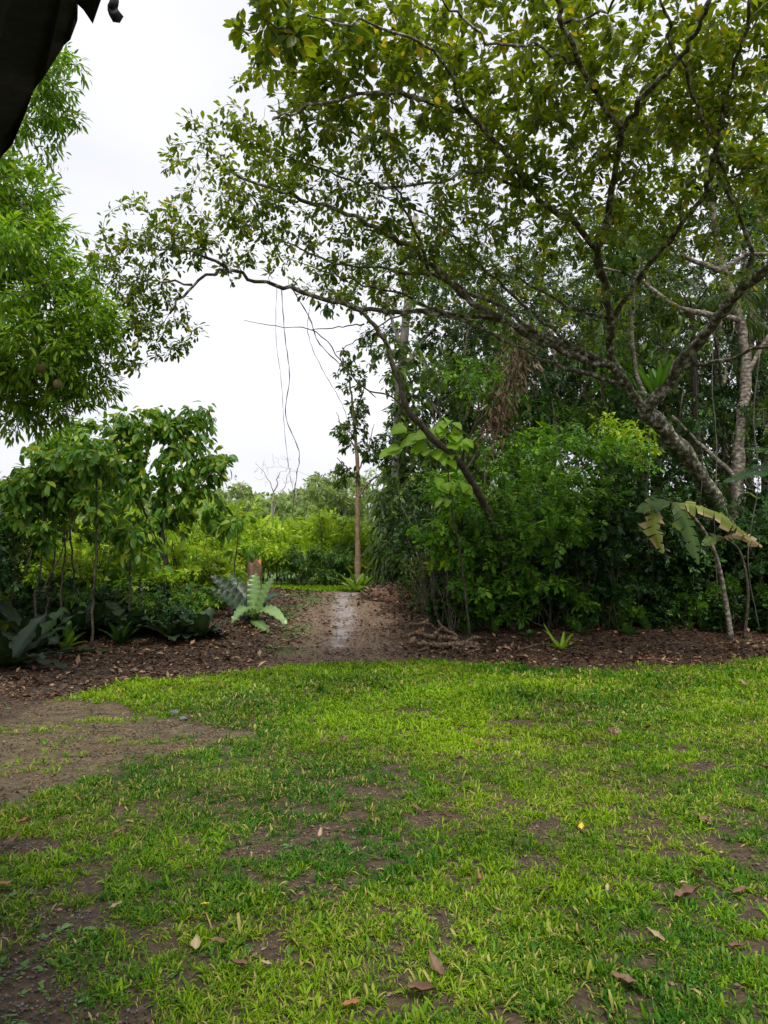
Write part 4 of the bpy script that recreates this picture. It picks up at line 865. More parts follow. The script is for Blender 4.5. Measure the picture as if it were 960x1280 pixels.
# ------------------------------------------------------------------ strap leaves
def strap(name, pts, width, nrm, mat, parent, origin, wave=.0, fold=.25, rows=14, shape='strap', torn=0.0, petiole=0, seed=0, vbase=.5, vamp=.3):
    """long leaf along a bezier of three points"""
    r = np.random.default_rng(seed + 5)
    p0, p1, p2 = [np.asarray(q_, float) for q_ in pts]; tt = np.linspace(0, 1, rows)
    C = ((1 - tt)[:, None] ** 2 * p0 + 2 * (tt * (1 - tt))[:, None] * p1 + tt[:, None] ** 2 * p2); T = norm(np.gradient(C, axis=0))
    nr = np.asarray(nrm, float); X = norm(np.cross(T, nr)); Z = np.cross(X, T)
    if shape == 'strap': W = width / 2 * np.clip(np.sin(math.pi * np.clip(tt * .86 + .12, 0, 1)) ** .55, .05, 1)
    elif shape == 'lance': W = width / 2 * np.sin(math.pi * np.clip(tt * .9 + .08, 0, 1)) ** .8
    elif shape == 'heart': W = width / 2 * np.clip(np.sin(math.pi * tt ** .62), .0, 1) ** .75
    else: W = width / 2 * (1 - tt) ** .6
    V, F, vv = [], [], []
    cols = (-1, -.55, 0, .55, 1)
    if not torn:
        for i in range(rows):
            for c_ in cols:
                wz = wave * width * math.sin(i * 2.1 + c_ * 1.3 + seed) * abs(c_) ** 1.5
                V.append(C[i] + X[i] * W[i] * c_ * (1 + .06 * r.normal() * abs(c_)) + Z[i] * (fold * W[i] * abs(c_) + wz)); vv.append(np.clip(vbase + vamp * (.5 - abs(c_)) + r.normal() * .06 + (.35 if c_ == 0 else 0), 0, 1))
        for i in range(rows - 1):
            for j in range(4): a = i * 5 + j; F.append((a, a + 1, a + 6, a + 5))
    else:
        for side in (-1, 1):
            i = 0
            while i < rows - 1:
                k = min(int(r.integers(1, 4)), rows - 1 - i); dr = r.random() * torn * 1.2; sh = 1 - torn * .35 * r.random()
                brown = r.random() < torn * .9
                for jj in range(3):
                    c_ = jj / 2
                    for e in (0, 1):
                        idx = i + k * e; ins = (-1 if e else 1) * .25 * c_ * (1 if torn > 0 else 0)
                        ci = np.clip(idx + ins, 0, rows - 1); lo_ = int(ci); fr = ci - lo_; hi_ = min(lo_ + 1, rows - 1)
                        cc_ = C[lo_] * (1 - fr) + C[hi_] * fr; ww = (W[lo_] * (1 - fr) + W[hi_] * fr) * sh
                        jag = 1 + .2 * r.normal() * c_
                        V.append(cc_ + X[lo_] * side * ww * c_ * jag + T[lo_] * ww * .25 * c_ + Z[lo_] * (fold * ww * c_ - dr * ww * c_ * c_) ); vv.append(np.clip(vbase + (.42 if brown and c_ == 1 else 0) + (.3 if c_ == 1 and torn > .5 else 0) + (.12 if c_ == 0 else 0) + r.normal() * .05, 0, 1))
                b_ = len(V) - 6
                for jj in range(2):
                    f_ = (b_ + jj * 2, b_ + jj * 2 + 1, b_ + jj * 2 + 3, b_ + jj * 2 + 2); F.append(f_ if side > 0 else f_[::-1])
                i += k
    V = np.array(V) - np.asarray(origin)
    me = raw_mesh(name, V, np.array([i for f in F for i in f]), np.full(len(F), 4), mat, {'v': np.array(vv)}, smooth=True)
    return link(name, me, parent)
def rosette(name, base, label, cat, group, n_, ln, wd, mat, partname='frond', elev=(20, 70), droop=.5, wave=.05, shape='strap', seed=0, az0=0, fold=.25):
    t = empty(name, base, label, cat, group); r = np.random.default_rng(seed + 100); b = np.asarray(base)
    for k in range(n_):
        az = az0 + 2.399 * k + r.normal() * .2; el = R(elev[0] + (elev[1] - elev[0]) * (k / max(n_ - 1, 1)) + r.normal() * 5); L_ = ln * r.uniform(.75, 1.15)
        d = np.array([math.cos(az) * math.cos(el), math.sin(az) * math.cos(el), math.sin(el)]); h = np.array([math.cos(az), math.sin(az), 0])
        p0 = b + h * .02; p1 = p0 + d * L_ * .6; p2 = p1 + (h * .8 * math.cos(el * .7) + np.array([0, 0, math.sin(el) - droop - .15 * r.random()])) * L_ * .5
        p2[2] = max(p2[2], b[2] + .03)
        strap(partname, (p0, p1, p2), wd * r.uniform(.85, 1.15), -h * .6 + np.array([0, 0, 1.0]), mat, t, b, wave, fold, 12, shape, seed=seed * 20 + k, vbase=r.uniform(.2, .7))
    return t
# hero bird's-nest fern beside the path
b0 = gp(318, 778); Y = b0[1]
t = empty('nest_fern', b0, 'large pale wavy-leaved rosette fern beside the path, brightest of the ferns', 'fern', 'rosette ferns in the left bed')
for k, (p1, p2, wd, nr, mt, vb) in enumerate([
    (at(318, 742, Y), at(319, 717, Y + .1), .27, (0, -1, .3), M_FERN, .75), (at(330, 745, Y - .1), at(342, 721, Y - .1), .19, (-.5, -1, .4), M_FERN, .9),
    (at(312, 752, Y - .4), at(290, 778, Y - .7), .24, (0, -.6, 1), M_FERN, .6), (at(330, 754, Y - .4), at(358, 780, Y - .7), .24, (0, -.6, 1), M_FERN, .85),
    (at(290, 745, Y), at(264, 719, Y), .26, (.3, -1, .5), M_FERND, .3), (at(285, 750, Y - .1), at(262, 738, Y - .2), .24, (.3, -1, .8), M_FERND, .4),
    (at(300, 740, Y + .2), at(288, 718, Y + .4), .22, (.3, -1, .4), M_FERND, .5), (at(318, 785, Y - .5), at(336, 790, Y - .9), .2, (0, -.4, 1), M_FERN, .5), (at(335, 742, Y + .3), at(352, 745, Y + .5), .2, (0, -.4, 1), M_FERND, .5)]):
    strap('frond', (b0 + [0, 0, .06], p1 + [0, 0, .1], p2), wd * 1.1, nr, mt, t, b0, .11, .2, 26, 'strap', seed=k, vbase=vb, vamp=.4)
fl = [(10, 835, 1.0, 'big dark rosette fern at the left edge, nearest the lawn'), (42, 815, 1.15, 'big dark fern with shiny lobed-looking fronds second from the left edge'), (95, 800, 1.0, 'dark rosette fern below the leaning thin sapling'), (120, 795, .9, 'dark rosette fern in the middle of the row, in front of the straight sapling'),
      (165, 795, .9, 'dark rosette fern half way between the left edge and the pale fern'), (215, 800, .75, 'low dark rosette fern in front of the thick-trunked young tree'), (250, 798, .6, 'dark arching fern touching the left side of the pale fern'), (70, 785, 1.0, 'dark rosette fern at the back of the row on the left')]
for k, (px, py, s_, lab) in enumerate(fl):
    rosette('nest_fern', gp(px, py), lab, 'fern', 'rosette ferns in the left bed', 12, 1.08 * s_, .27, M_FERND, elev=(14, 60), droop=.55, wave=.1, seed=k)
fillp = []
spots = [(px, py) for px, py in [(30, 800), (130, 780), (185, 782), (240, 778), (150, 805), (0, 800), (225, 770), (80, 812)]]
for k, (px, py) in enumerate(spots):
    b_ = gp(px, py)
    rosette('broadleaf_plant', b_, None, 'plant', 'low broad-leaved plants among the left ferns', 9, .5, .14, M_YOUNG if k % 2 else M_DARK, 'leaf', (25, 75), .4, .03, 'lance', 40 + k)['label'] = \
        ['low dark broad-leaved plant between the two leftmost ferns', 'low broad-leaved plant behind the middle fern', 'low dark broad-leaved plant left of the young tree trunk', 'low green broad-leaved plant right of the young tree trunk', 'low dark plant at the front edge of the fern row', 'low green plant at the left picture edge behind the ferns', 'small dark plant just behind the young tree trunk', 'low green plant in front of the sapling stems on the left'][k]
# lime rosettes
rosette('bromeliad', gp(702, 812), 'bright lime-green bromeliad on the mulch strip at the thicket foot', 'bromeliad', None, 12, .42, .07, M_LIME, 'leaf', (15, 60), .45, .0, 'taper', 3)
strap('leaf', (gp(702, 812), at(690, 800, gp(702, 812)[1]), at(679, 778, gp(702, 812)[1])), .06, (0, -1, .3), M_LIME, [o for o in sc.collection.objects if o.name == 'bromeliad'][0], gp(702, 812), rows=10, shape='taper')
b_ = at(822, 500, 12.55)
rosette('tree_bromeliad', b_, 'large green bromeliad perched in the mossy fork of the spreading tree', 'bromeliad', None, 13, .75, .13, M_LIME and leafmat('perched_leaf', (.04, .12, .02), (.09, .22, .03), trans=.5), 'leaf', (30, 80), .3, .02, 'lance', 8)
rosette('path_plant', ong(at(447, 740, 20.6)[0], 20.6), 'bright green broad-leaved plant at the path head in front of the slim tree', 'plant', None, 14, .8, .19, leafmat('fresh_leaf', (.09, .2, .02), (.2, .34, .03), trans=.4), 'leaf', (20, 75), .45, .04, 'lance', 5)
# small plants at the thicket foot
M_FOOT = leafmat('foot_plant_leaf', (.02, .06, .02), (.06, .14, .03), trans=.3, rough=.3)
foot = [(742, 770, .42), (775, 768, .6), (812, 785, .35), (838, 770, .5), (866, 790, .3), (902, 780, .4), (640, 780, .34), (655, 760, .45), (585, 745, .35), (620, 730, .4), (728, 795, .26), (790, 797, .24), (945, 785, .4), (665, 800, .22)]
fl_ = ['beside the ground bromeliad, under the dark shrub', 'under the left banana leaf', 'between the banana leaves, near the mulch', 'below the middle banana leaf', 'left of the thin speckled banana stem', 'right of the thin speckled banana stem', 'behind the bromeliad on its left', 'with mottled leaves low in the thicket centre', 'above the log pile', 'right of and above the log pile', 'smallest, just right of the bromeliad', 'small, on the mulch edge under the banana plant', 'at the right picture edge', 'tiny, left of the bromeliad']
for k, ((px, py, ln), lb) in enumerate(zip(foot, fl_)):
    rosette('foot_plant', gp(px, max(py, 790) if k not in (8, 9) else 795) + (0, .2, 0), 'dark leafy plant ' + lb, 'plant', 'leafy plants along the thicket foot', 6 + k % 4, ln * 1.1, .085 + .03 * (k % 3), M_FOOT, 'leaf', (10 + 12 * (k % 3), 85), .55, .03, 'lance', 60 + k)

# ------------------------------------------------------------------ banana plant
M_BAN = leafmat('banana_leaf', (.03, .11, .03), (.30, .34, .05), (.55, .40, .25), trans=.4, rough=.4, pos=.74)
b0 = gp(915, 800); t = empty('banana_plant', b0, 'banana plant with torn yellow and brown edged leaves hanging in front of the thicket', 'banana plant')
Y = b0[1]; st = crom([b0 - [0, 0, .05], at(905, 740, Y), at(893, 690, Y - .2), at(868, 648, Y - .4), at(838, 628, Y - .6)], 6)
tube_obj('stem', [(st, np.linspace(.05, .022, len(st)), 8)], BARK_PALE, t, b0)
st2 = crom([b0 + [.25, .1, -.05], at(935, 740, Y), at(925, 690, Y), at(905, 672, Y - .2)], 6); tube_obj('side_stem', [(st2, np.linspace(.03, .015, len(st2)), 6)], BARK_DARK, t, b0)
bl_ = [((826, 631), (806, 632), (829, 692), .36, (-.2, -1, .5), .85, .55, 18), ((840, 629), (858, 634), (873, 706), .34, (.1, -1, .4), .3, .12, 18), ((842, 630), (890, 624), (941, 676), .38, (0, -.8, 1), .8, .5, 22),
       ((905, 672), (930, 662), (953, 684), .22, (0, -1, .6), .95, .85, 12), ((905, 672), (890, 668), (878, 682), .2, (0, -1, .6), .4, .15, 10), ((838, 629), (818, 622), (795, 640), .26, (0, -1, .7), .3, .1, 12)]
for k, (a_, b_, c_, wd, nr, torn, vb, rows) in enumerate(bl_):
    o_ = strap('leaf', (at(*a_, Y - .6), at(*b_, Y - .75), at(*c_, Y - .85)), wd, nr, M_BAN, t, b0, 0, -.15, rows, 'lance', torn=torn, seed=k + 3, vbase=vb)
    if k == 0: o_['label'] = 'torn yellow leaf with brown notched edges'
    if k == 1: o_['label'] = 'whole deep green hanging leaf'
    if k == 3: o_['label'] = 'withered brown leaf tip'
# dark compound-leaved plant reaching in at the right edge
b0 = ong(at(1010, 700, 11.5)[0], 11.5); t = empty('aroid_plant', b0, 'dark plant with wide bluish leaves reaching in at the right picture edge', 'plant')
tube_obj('stem', [(crom([b0 - [0, 0, .05], b0 + [.02, 0, 1.2], at(1000, 575, 11.3)], 6), np.full(13, .03), 6)], BARK_DARK, t, b0)
for k, (a_, b_, c_, wd) in enumerate([((1000, 575), (960, 585), (905, 603), .5), ((1000, 575), (965, 555), (935, 562), .45), ((1000, 575), (1040, 560), (1080, 590), .5), ((1000, 575), (985, 610), (955, 640), .4)]):
    strap('leaf', (at(*a_, 11.3), at(*b_, 11.0), at(*c_, 10.8)), wd, (0, -.3, 1), M_FOOT, t, b0, .03, .1, 14, 'lance', torn=.15, seed=k + 20, vbase=.3)

# sapling with big lime leaves at the curved tree
b0 = ong(at(588, 700, 13.4)[0], 13.4); Y = 12.7
t = empty('lime_leaved_sapling', b0, 'sapling holding big rounded lime-green leaves out at the bend of the curved tree', 'sapling')
stem = crom([b0 - [0, 0, .05], at(575, 690, 13.2), at(562, 620, 12.9), at(560, 560, Y)], 6); chains = [(stem, np.linspace(.022, .01, len(stem)), 6)]
hl = [((492, 565), 24), ((512, 556), 30), ((532, 568), 26), ((530, 548), 30), ((552, 560), 30), ((548, 540), 26), ((572, 548), 30), ((586, 556), 24), ((575, 538), 22), ((560, 575), 20), ((548, 610), 22), ((590, 610), 20), ((545, 632), 18)]
hl = [(q_, s_ * .68) for q_, s_ in hl] + [((q_[0] + rng.normal() * 9, q_[1] + rng.normal() * 8), s_ * .6) for q_, s_ in hl] + [((q_[0] + rng.normal() * 9, q_[1] + rng.normal() * 7), s_ * .7) for q_, s_ in hl]
for k, ((px, py), s_) in enumerate(hl):
    jn = stem[-1] if py < 590 else stem[12]; a_ = np.array(at(px + 8 * (1 if px < 560 else -1), py - 6, Y - .1)); chains.append((crom([jn, (jn + a_) / 2 + [0, 0, .06], a_], 4), np.full(9, .006), 4))
    wl = s_ * 12.6 / FPX; ddir = np.array([(px - 560) / 50 + rng.normal() * .4, -.4 + rng.normal() * .3, -.35]); ddir = ddir / np.linalg.norm(ddir)
    strap('leaf', (a_, a_ + ddir * wl * .55 + [0, 0, .03], a_ + ddir * wl * 1.05 + [0, 0, -.06]), wl * 1.0, (rng.normal() * .3, -.65, .8), M_LIME, t, b0, .03, .12, 10, 'heart', seed=k, vbase=.4)
tube_obj('stem', chains, BARK_DARK, t, b0)

# ------------------------------------------------------------------ vines
vines = [('thin bare vine hanging lowest from the arching bough against the white sky', [(352, 360, 10.0), (356, 420, 10.0), (362, 470, 10.0), (357, 520, 10.0), (374, 565, 10.0), (370, 600, 10.0), (366, 640, 10.0)], .009),
         ('wispy vine beside the long one, ending a little above it', [(346, 357, 10.0), (345, 420, 10.05), (352, 480, 10.1), (355, 530, 10.1), (362, 590, 10.1), (370, 628, 10.1)], .005),
         ('vine slanting from the arching bough down to the curved tree', [(366, 362, 10.1), (388, 400, 10.4), (400, 430, 11.0), (440, 470, 11.5), (470, 497, 12.1)], .012),
         ('thin vine trailing between the bough and the slim tree', [(390, 368, 10.1), (385, 415, 10.2), (402, 460, 10.4), (425, 500, 10.6), (440, 540, 10.8)], .006),
         ('straight aerial root left of the pale speckled trunk', [(893, 400, 14.4), (890, 480, 14.4), (896, 560, 14.4), (893, 660, 14.3), (900, 792, 14.2)], .014),
         ('pale aerial root hanging under the thick lichen limb', [(868, 430, 11.9), (872, 520, 12.3), (878, 580, 12.6), (873, 650, 12.9)], .012),
         ('vine looping at the right picture edge beside the pale trunk', [(950, 440, 13.5), (942, 520, 13.6), (948, 600, 13.6), (935, 700, 13.7), (950, 790, 13.8)], .014),
         ('thin root hanging straight below the mossy fork', [(806, 512, 12.7), (812, 560, 12.8), (806, 640, 13.0), (812, 700, 13.2)], .008),
         ('brown vine hanging down through the middle of the thicket', [(735, 445, 12.3), (738, 520, 13.0), (728, 570, 13.2), (734, 620, 13.3)], .007)]
for lab, pts, r_ in vines:
    c_ = crom(A(*pts), 8); c_ = c_ + rng.normal(0, .003, c_.shape); o_ = tube_obj('hanging_vine', [(c_, np.full(len(c_), r_ * .62) * (1 + .35 * np.sin(np.arange(len(c_)) * 1.7)), 5)], M_VINE, None, c_[0]); o_.location = c_[0]
    tag(o_, lab, 'vine', 'vines and roots hanging from the boughs')

# ------------------------------------------------------------------ hanging dead foliage
b0 = at(648, 440, 13.2); t = empty('dead_foliage_clump', b0, 'hanging clump of dry brown foliage caught high in the thicket', 'dead foliage')
spn = crom(A((652, 400, 12.6), (648, 450, 13.0), (632, 495, 13.2), (614, 540, 13.3)), 6); tube_obj('stem', [(spn, np.full(len(spn), .015), 5)], M_VINE, t, b0)
nf = 620; i_ = rng.integers(3, len(spn), nf); P_ = spn[i_] + rng.normal(0, 1, (nf, 3)) * [.15, .15, .2]; D = np.stack([rng.normal(size=nf) * .6, rng.normal(size=nf) * .6, -1 + 0 * P_[:, 0]], -1)
link('foliage', scatter('foliage', LEAF_N, P_ - b0, frames(D, rng.normal(size=(nf, 3))), rng.uniform(.07, .2, nf), M_DEADLEAF), t)

# ------------------------------------------------------------------ palm behind the fork
def palm(base, h, label, nfr=15, ln=2.6):
    t = empty('palm_tree', base, label, 'palm', 'palms behind the mossy fork'); b = np.asarray(base); top = b + [0, 0, h]
    tube_obj('trunk', [(crom([b - [0, 0, .1], b + [.05, 0, h * .5], top], 6), np.linspace(.11, .08, 13), 8)], BARK_DARK, t, b)
    for k in range(nfr):
        az = 2.399 * k; el = R(5 + 65 * (k / nfr)); d = np.array([math.cos(az) * math.cos(el), math.sin(az) * math.cos(el), math.sin(el)]); h_ = np.array([math.cos(az), math.sin(az), 0])
        tt = np.linspace(0, 1, 22)[:, None]; p1 = top + d * ln * .6; p2 = p1 + (h_ * .75 - np.array([0, 0, .75])) * ln * .5
        C = (1 - tt) ** 2 * top + 2 * tt * (1 - tt) * p1 + tt ** 2 * p2; T = norm(np.gradient(C, axis=0)); X = norm(np.cross(T, [0, 0, 1.0]))
        rach = tube_obj('frond', [(C, np.linspace(.02, .005, 22), 4)], BARK_DARK, t, b)
        ii_ = np.repeat(np.arange(3, 22), 4); sd = np.tile([-1, 1, -1, 1], 19); P_ = C[ii_] + T[ii_] * rng.random((len(ii_), 1)) * ln / 22
        D = X[ii_] * sd[:, None] + T[ii_] * .6 + np.array([0, 0, -.55]) + rng.normal(size=(len(ii_), 3)) * .08
        link('leaflets', scatter('leaflets', leaf_outline(.035, .4, .2, .3, 3), P_ - b, frames(D, np.tile([0, 0, 1.0], (len(ii_), 1))), ln * .24 * (1 - .5 * np.abs(ii_ / 21 - .45)), M_TALL), rach)
palm(ong(at(872, 700, 18.5)[0], 18.5), 6.9, 'palm whose drooping fronds show against the sky gap behind the mossy fork')
palm(ong(at(800, 700, 19.5)[0], 19.5), 5.8, 'lower palm half hidden behind the slanting lichen-spotted tree', 13, 2.2)

# ------------------------------------------------------------------ stump, logs, brush heap
def lump(name, c_, dims, mat, parent=None, noise=.25, seed=0, sub=3):
    bm = bmesh.new(); bmesh.ops.create_icosphere(bm, subdivisions=sub, radius=1.0)
    for v in bm.verts:
        n_ = 1 + noise * (float(fbm(v.co.x + seed * 3.3 + v.co.z, v.co.y + seed + 2 * v.co.z, .9, seed)) - .5) * 2
        v.co = Vector((v.co.x * dims[0] * n_, v.co.y * dims[1] * n_, v.co.z * dims[2] * n_))
    me = bpy.data.meshes.new(name); bm.to_mesh(me); bm.free(); me.materials.append(mat)
    for p in me.polygons: p.use_smooth = True
    o = link(name, me, parent); o.location = [float(q_) for q_ in c_]; return o
b0 = ong(at(315, 700, 18.0)[0], 18.0); t = empty('tree_stump', b0, 'brown broken tree stump with orange top behind the pale fern', 'stump')
M_STUMP = noisemat('stump_bark', [(.07, .04, .025), (.19, .115, .075), (.27, .17, .11)], 6, 6, bump=.9, stretch=(1, 1, .35)); M_STTOP = noisemat('rotten_wood', [(.25, .10, .03), (.42, .20, .07)], 14, 5, bump=.8)
V, F = [], []; ns = 20; lv = [(-.15, .22), (.1, .19), (.4, .17), (.65, .16), (.82, .155), (.9, .145)]
for j, (z_, r_) in enumerate(lv):
    for k in range(ns):
        a = 2 * math.pi * k / ns; q_ = 1 + .12 * math.sin(3 * a + 1) + .08 * math.sin(7 * a + z_) + .03 * rng.normal(); zz = z_ + (.10 * math.cos(a + 2.6) + .05 * rng.normal() if j >= 4 else 0)
        q_ *= 1 + .22 * (float(vnoise(a * 3, z_ * 2.2, .6, 4)) - .5); V.append((r_ * q_ * math.cos(a) + .05 * z_, r_ * q_ * math.sin(a), zz + (.09 * math.sin(5 * a) if j == 5 else 0)))
for j in range(len(lv) - 1):
    for k in range(ns): F += [(j * ns + k, j * ns + (k + 1) % ns, (j + 1) * ns + (k + 1) % ns, (j + 1) * ns + k)]
V_ = np.array(V); link('stump_body', raw_mesh('stump_body', V_, np.array(F).ravel(), np.full(len(F), 4), M_STUMP, smooth=True), t)
tp2 = V_[-ns:]; Vt = np.vstack([tp2 * [1, 1, 1] - [0, 0, .002], tp2 * [.55, .55, 1] - [0, 0, .05], [[0, 0, tp2[:, 2].mean() - .09]]])
idx = [i for k in range(ns) for i in (k, (k + 1) % ns, ns + (k + 1) % ns, ns + k)] + [i for k in range(ns) for i in (ns + k, ns + (k + 1) % ns, 2 * ns)]
link('broken_top', raw_mesh('broken_top', Vt, np.array(idx), np.array([4] * ns + [3] * ns), M_STTOP), t)
def log_(p0, p1, r_, label, seed):
    p0, p1 = np.asarray(p0), np.asarray(p1); c_ = (p0 + p1) / 2; ns = 12; m = 7; V, F = [], []
    T = (p1 - p0) / np.linalg.norm(p1 - p0); u = np.cross(T, [0, 0, 1.]); u /= np.linalg.norm(u); b = np.cross(u, T); rg = np.random.default_rng(seed)
    ph = rg.uniform(0, 6, 2)
    for i in range(m):
        cc_ = p0 + (p1 - p0) * i / (m - 1) - c_ + b * .02 * math.sin(i * .9 + ph[0])
        for k in range(ns):
            a = 2 * math.pi * k / ns; q_ = r_ * (1 + .14 * math.sin(2 * a + ph[1]) + .13 * rg.normal()); V.append(cc_ + u * q_ * math.cos(a) + b * q_ * math.sin(a))
    for i in range(m - 1):
        for k in range(ns): F.append((i * ns + k, i * ns + (k + 1) % ns, (i + 1) * ns + (k + 1) % ns, (i + 1) * ns + k))
    idx = [q_ for f in F for q_ in f]; n_ = [4] * len(F)
    idx += list(range(ns))[::-1] + list(range((m - 1) * ns, m * ns)); n_ += [ns, ns]
    me = raw_mesh('log', np.array(V), np.array(idx), np.array(n_), None, mats=[M_LOG, M_LOGEND], midx=[0] * len(F) + [1, 1])
    o = link('log', me); o.location = c_; tag(o, label, 'log', 'logs heaped beside the path')
Yl = gp(550, 812)[1]
def lp_(px, py, dy=0, z=None):
    p = at(px, py, Yl + dy); g = float(gz(p[0], p[1])); p[2] = max(p[2], g + .03); return p
LG = [((540, 805), (598, 808), 0, .055, 'long rotten log lying flat at the right of the heap'), ((515, 800), (528, 815), -.1, .06, 'stubby log with orange cut end pointing at the lawn'), ((520, 792), (552, 797), .1, .045, 'log lying across the top of the heap'),
      ((508, 797), (530, 785), .15, .035, 'slanting thin log at the left end of the heap'), ((545, 790), (551, 806), .05, .035, 'short upright-leaning log in the middle of the heap'), ((555, 795), (575, 802), .15, .04, 'short log behind the long rotten one'),
      ((528, 803), (545, 808), -.05, .045, 'dark short log wedged under the crossing log'), ((552, 783), (572, 797), .2, .025, 'thin bent stick leaning on the back of the heap'), ((512, 782), (536, 776), .5, .03, 'thin log lying up the slope above the heap'), ((575, 812), (600, 812), -.1, .03, 'small log lowest at the front right')]
LG += [((531, 778), (548, 788), .45, .022, 'thin dark stick crossing the rear of the heap'), ((560, 806), (572, 815), -.15, .028, 'short chunk in front of the long rotten log'), ((500, 806), (514, 811), -.1, .03, 'short chunk at the far left foot of the heap'),
       ((538, 796), (556, 784), .25, .022, 'slim stick rising to the right above the crossing log'), ((583, 800), (600, 796), .15, .028, 'stick behind the right end of the long rotten log'), ((522, 812), (537, 815), -.2, .022, 'small stick nearest the lawn in front of the heap'), ((548, 776), (560, 790), .4, .02, 'pale twig upright at the rear of the heap')]
for k, (a_, b_, dy, r_, lab) in enumerate(LG): log_(lp_(*a_, dy), lp_(*b_, dy + .12), r_, lab, k)
# sticks on the mulch
for k, (a_, b_, lab) in enumerate([((352, 806), (385, 797), 'pale bent stick on the mulch left of the path foot'), ((340, 812), (368, 815), 'pale straight stick at the lawn edge left of the path'), ((648, 815), (690, 806), 'brown stick on the mulch left of the bromeliad'), ((840, 805), (875, 812), 'reddish stick on the mulch below the banana plant'), ((505, 770), (540, 762), 'thin grey stick at the right side of the path')]):
    p0, p1 = gp(*a_) + [0, 0, .025], gp(*b_) + [0, 0, .03]; c_ = crom([p0, (p0 + p1) / 2 + [.03, .03, .03], p1], 5)
    o_ = tube_obj('fallen_stick', [(c_, np.linspace(.016, .008, len(c_)), 6)], M_LOG, None, p0); o_.location = p0; tag(o_, lab, 'stick', 'sticks fallen on the beds')
b0 = ong(at(487, 740, 18.6)[0], 18.6); t = empty('brush_heap', b0, 'heap of reddish brown dry leaves and twigs at the foot of the pale tree', 'brush heap')
lump('mound', (0, 0, .0), (.62, .6, .3), noisemat('heap_soil', [(.07, .04, .025), (.24, .13, .09)], 14, 6, bump=.8), t, .5, 3)
nf = 1500; d = norm(rng.normal(size=(nf, 3))); d[:, 2] = np.abs(d[:, 2]); P_ = d * [.66, .64, .33] * rng.uniform(.85, 1.1, (nf, 1))
link('dry_leaves', scatter('dry_leaves', LIT, P_, frames(rng.normal(size=(nf, 3)) * [1, 1, .4], d + rng.normal(size=(nf, 3)) * .4), rng.uniform(.06, .15, nf), M_DEADLEAF), t)
# stones
for px, py, r_, lab in [(218, 894, .05, 'rounded brown stone at the clay edge, larger of the two together'), (229, 901, .038, 'rounded stone just right of and below the larger brown stone'), (767, 919, .055, 'brown lump of stone alone on the right half of the lawn'), (333, 786, .06, 'pale yellowish stone below the pale fern'), (362, 789, .05, 'cream stone between the fern and the path')]:
    g = gp(px, py); o_ = lump('stone', g + [0, 0, r_ * .45], (r_ * 1.2, r_, r_ * .7), M_STONE if px < 300 else M_LOG, None, .3, int(px)); tag(o_, lab, 'stone', 'loose stones on the ground')

# ------------------------------------------------------------------ fallen leaves on the lawn
FL = [(235, 1096, .06, 'o', 'curled orange-brown'), (600, 1106, .045, 'o', 'small bright orange'), (681, 1126, .085, 'd', 'big dark reddish curled'), (652, 1121, .03, 'p', 'tiny pale round'), (854, 1116, .045, 'p', 'pale pinkish round'), (925, 1126, .08, 'd', 'dark narrow'),
      (820, 1185, .075, 'p', 'pale tan flat'), (527, 1256, .13, 'd', 'largest long brown'), (780, 1241, .09, 'd', 'dark crumpled'), (727, 1043, .055, 'y', 'single clear yellow'), (810, 916, .12, 'd', 'dark curled strip-like'), (600, 1046, .08, 'd', 'dull brown'), (880, 1034, .1, 'd', 'long brown'),
      (872, 1104, .1, 'd', 'dark brown twisted'), (860, 1133, .12, 'd', 'long blackish brown'), (930, 860, .12, 'p', 'cream coloured distant'), (597, 936, .09, 'd', 'brown distant'), (955, 966, .11, 'd', 'brown upright curled'), (922, 1199, .08, 'd', 'brown narrow'), (545, 1224, .09, 'd', 'dark slender'),
      (755, 1149, .03, 'g', 'small round green'), (30, 1035, .08, 'o', 'orange-brown'), (15, 1060, .09, 'd', 'flat brown'), (148, 1049, .07, 'd', 'dark upright'), (145, 1144, .06, 'p', 'light brown'), (256, 1142, .04, 'y', 'small orange-yellow'), (274, 1189, .07, 'd', 'reddish flat'), (245, 1194, .07, 'p', 'pale torn'),
      (300, 1221, .085, 'd', 'brown folded'), (405, 934, .1, 'd', 'brown lumpy'), (430, 931, .09, 'd', 'small brown'), (5, 1116, .09, 'o', 'rusty'), (440, 1269, .07, 'o', 'rusty narrow'), (333, 1219, .04, 'p', 'small pale'), (905, 1078, .07, 'p', 'straw coloured'), (520, 1019, .07, 'd', 'brown half-buried'), (560, 1030, .08, 'd', 'dark brown on bare soil'), (760, 1120, .05, 'p', 'light tan'), (400, 1052, .06, 'p', 'light curled'), (630, 960, .07, 'd', 'faint brown')]
FM = {k: leafmat('fallen_leaf_' + n_, c0, c1, trans=.12, rough=.5, tint=(1, .8, .6)) for k, n_, c0, c1 in (('o', 'orange', (.20, .075, .025), (.34, .15, .06)), ('d', 'brown', (.07, .035, .022), (.2, .11, .07)), ('p', 'pale', (.22, .16, .09), (.38, .30, .18)), ('y', 'yellow', (.5, .36, .02), (.65, .5, .04)), ('g', 'green', (.1, .25, .02), (.2, .4, .03)))}
names = []
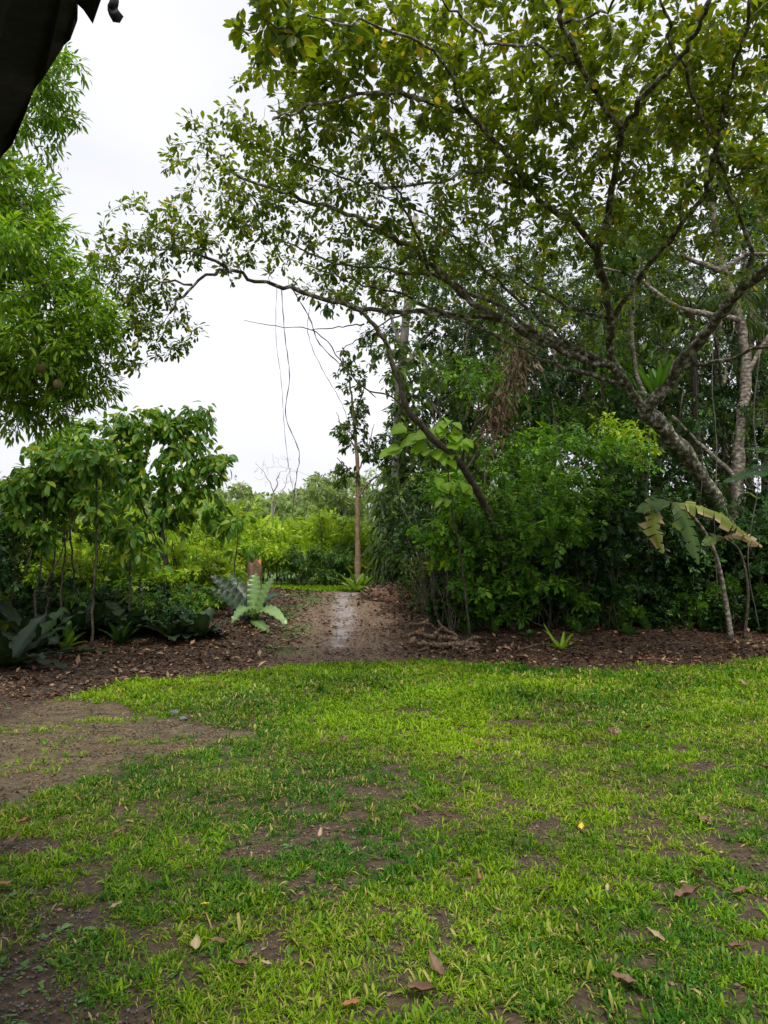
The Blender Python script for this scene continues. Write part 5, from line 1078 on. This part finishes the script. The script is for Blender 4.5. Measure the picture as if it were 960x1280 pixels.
for k, (px, py, ln, m_, ds_) in enumerate(FL):
    g = gp(px, py) + [0, 0, .035]; az = rng.uniform(0, 6.28); h = np.array([math.cos(az), math.sin(az), 0]); cu = rng.uniform(.1, .6)
    t_ = bpy.data.objects.new('tmp', None)
    o_ = strap('fallen_leaf', (g - h * ln / 2, g + [0, 0, ln * cu * -.3], g + h * ln / 2 + [0, 0, ln * cu]), ln * rng.uniform(.4, .6), (0, 0, 1), FM[m_], None, g, .1, rng.uniform(.3, .9), 7, 'lance', seed=k, vbase=rng.uniform(.2, .7))
    o_.location = g
    side = 'left' if px < 320 else 'right' if px > 640 else 'middle'; dep = 'near' if py > 1150 else 'mid' if py > 1000 else 'far'
    where = {'near': 'in the front grass', 'mid': 'half way up the lawn', 'far': 'far up the lawn'}[dep] + {'left': ', left side', 'right': ', right side', 'middle': ', in the middle'}[side]
    tag(o_, f'{ds_} fallen leaf {where}', 'fallen leaf', 'fallen leaves on the lawn')

# ------------------------------------------------------------------ eave corner overhead, top left
t = empty('roof_corner', (-2.6, -.6, 0), 'dark weathered corner of a roof eave jutting in at the top left', 'roof'); o_ = np.array([-2.6, -.6, 0])
M_ROOF = noisemat('weathered_roof', [(.008, .008, .009), (.02, .02, .022), (.045, .042, .042)], 6, 6, bump=.6, rough=.8)
edge = [(130, 0), (126, 14), (116, 29), (104, 20), (95, 15), (97, 26), (96, 36), (88, 50), (80, 61), (68, 80), (55, 98), (42, 122), (30, 151), (16, 178), (2, 202), (-30, 268), (-80, 350)]
def on_plane(px, py, z):
    d = at(px, py, 1.0) - [0, 0, CAMZ]; return d * ((z - CAMZ) / d[2]) + [0, 0, CAMZ]
E = np.array([on_plane(px, py, 2.85) for px, py in edge]); E[:, 2] += .012 * np.sin(np.arange(len(E)) * 2.3) + .02 * rng.random(len(E))
outer = [(-5.5, E[-1][1] + .3, 2.7), (-5.5, -2.5, 3.2), (-.2, -2.5, 3.2), (-.2, .2, 2.95), (E[0][0] + .05, E[0][1] - .25, 2.86)]
poly = np.vstack([E, outer]); n_ = len(poly); th = np.array([0, 0, .035])
V = np.vstack([poly, poly + th]); idx = list(range(n_))[::-1] + list(range(n_, 2 * n_)); cnt = [n_, n_]
for k in range(n_): j = (k + 1) % n_; idx += [k, j, n_ + j, n_ + k]; cnt.append(4)
me = raw_mesh('roof_sheet', V - o_, np.array(idx), np.array(cnt), M_ROOF); link('roof_sheet', me, t)
tube_obj('fascia_board', [(crom([E[-1] + [-.06, -.1, -.03], E[9] + [-.12, -.12, -.04], E[4] + [-.12, -.15, -.03], E[0] + [-.1, -.3, -.02]], 4), np.full(13, .035), 4)], M_ROOF, t, o_)
tube_obj('post', [(np.array([(-2.6, -.6, -.1), (-2.6, -.6, 1.4), (-2.6, -.6, 2.98)]), np.full(3, .07), 10)], BARK_DARK, t, o_)
hang = crom([on_plane(139, -14, 2.85), on_plane(143, 2, 2.80), on_plane(141, 12, 2.79), on_plane(147, 22, 2.77)], 4); tube_obj('loose_strip', [(np.vstack([E[0] + [0, -.05, .01], hang]), np.r_[.004, np.linspace(.008, .014, len(hang))], 5)], M_ROOF, t, o_)
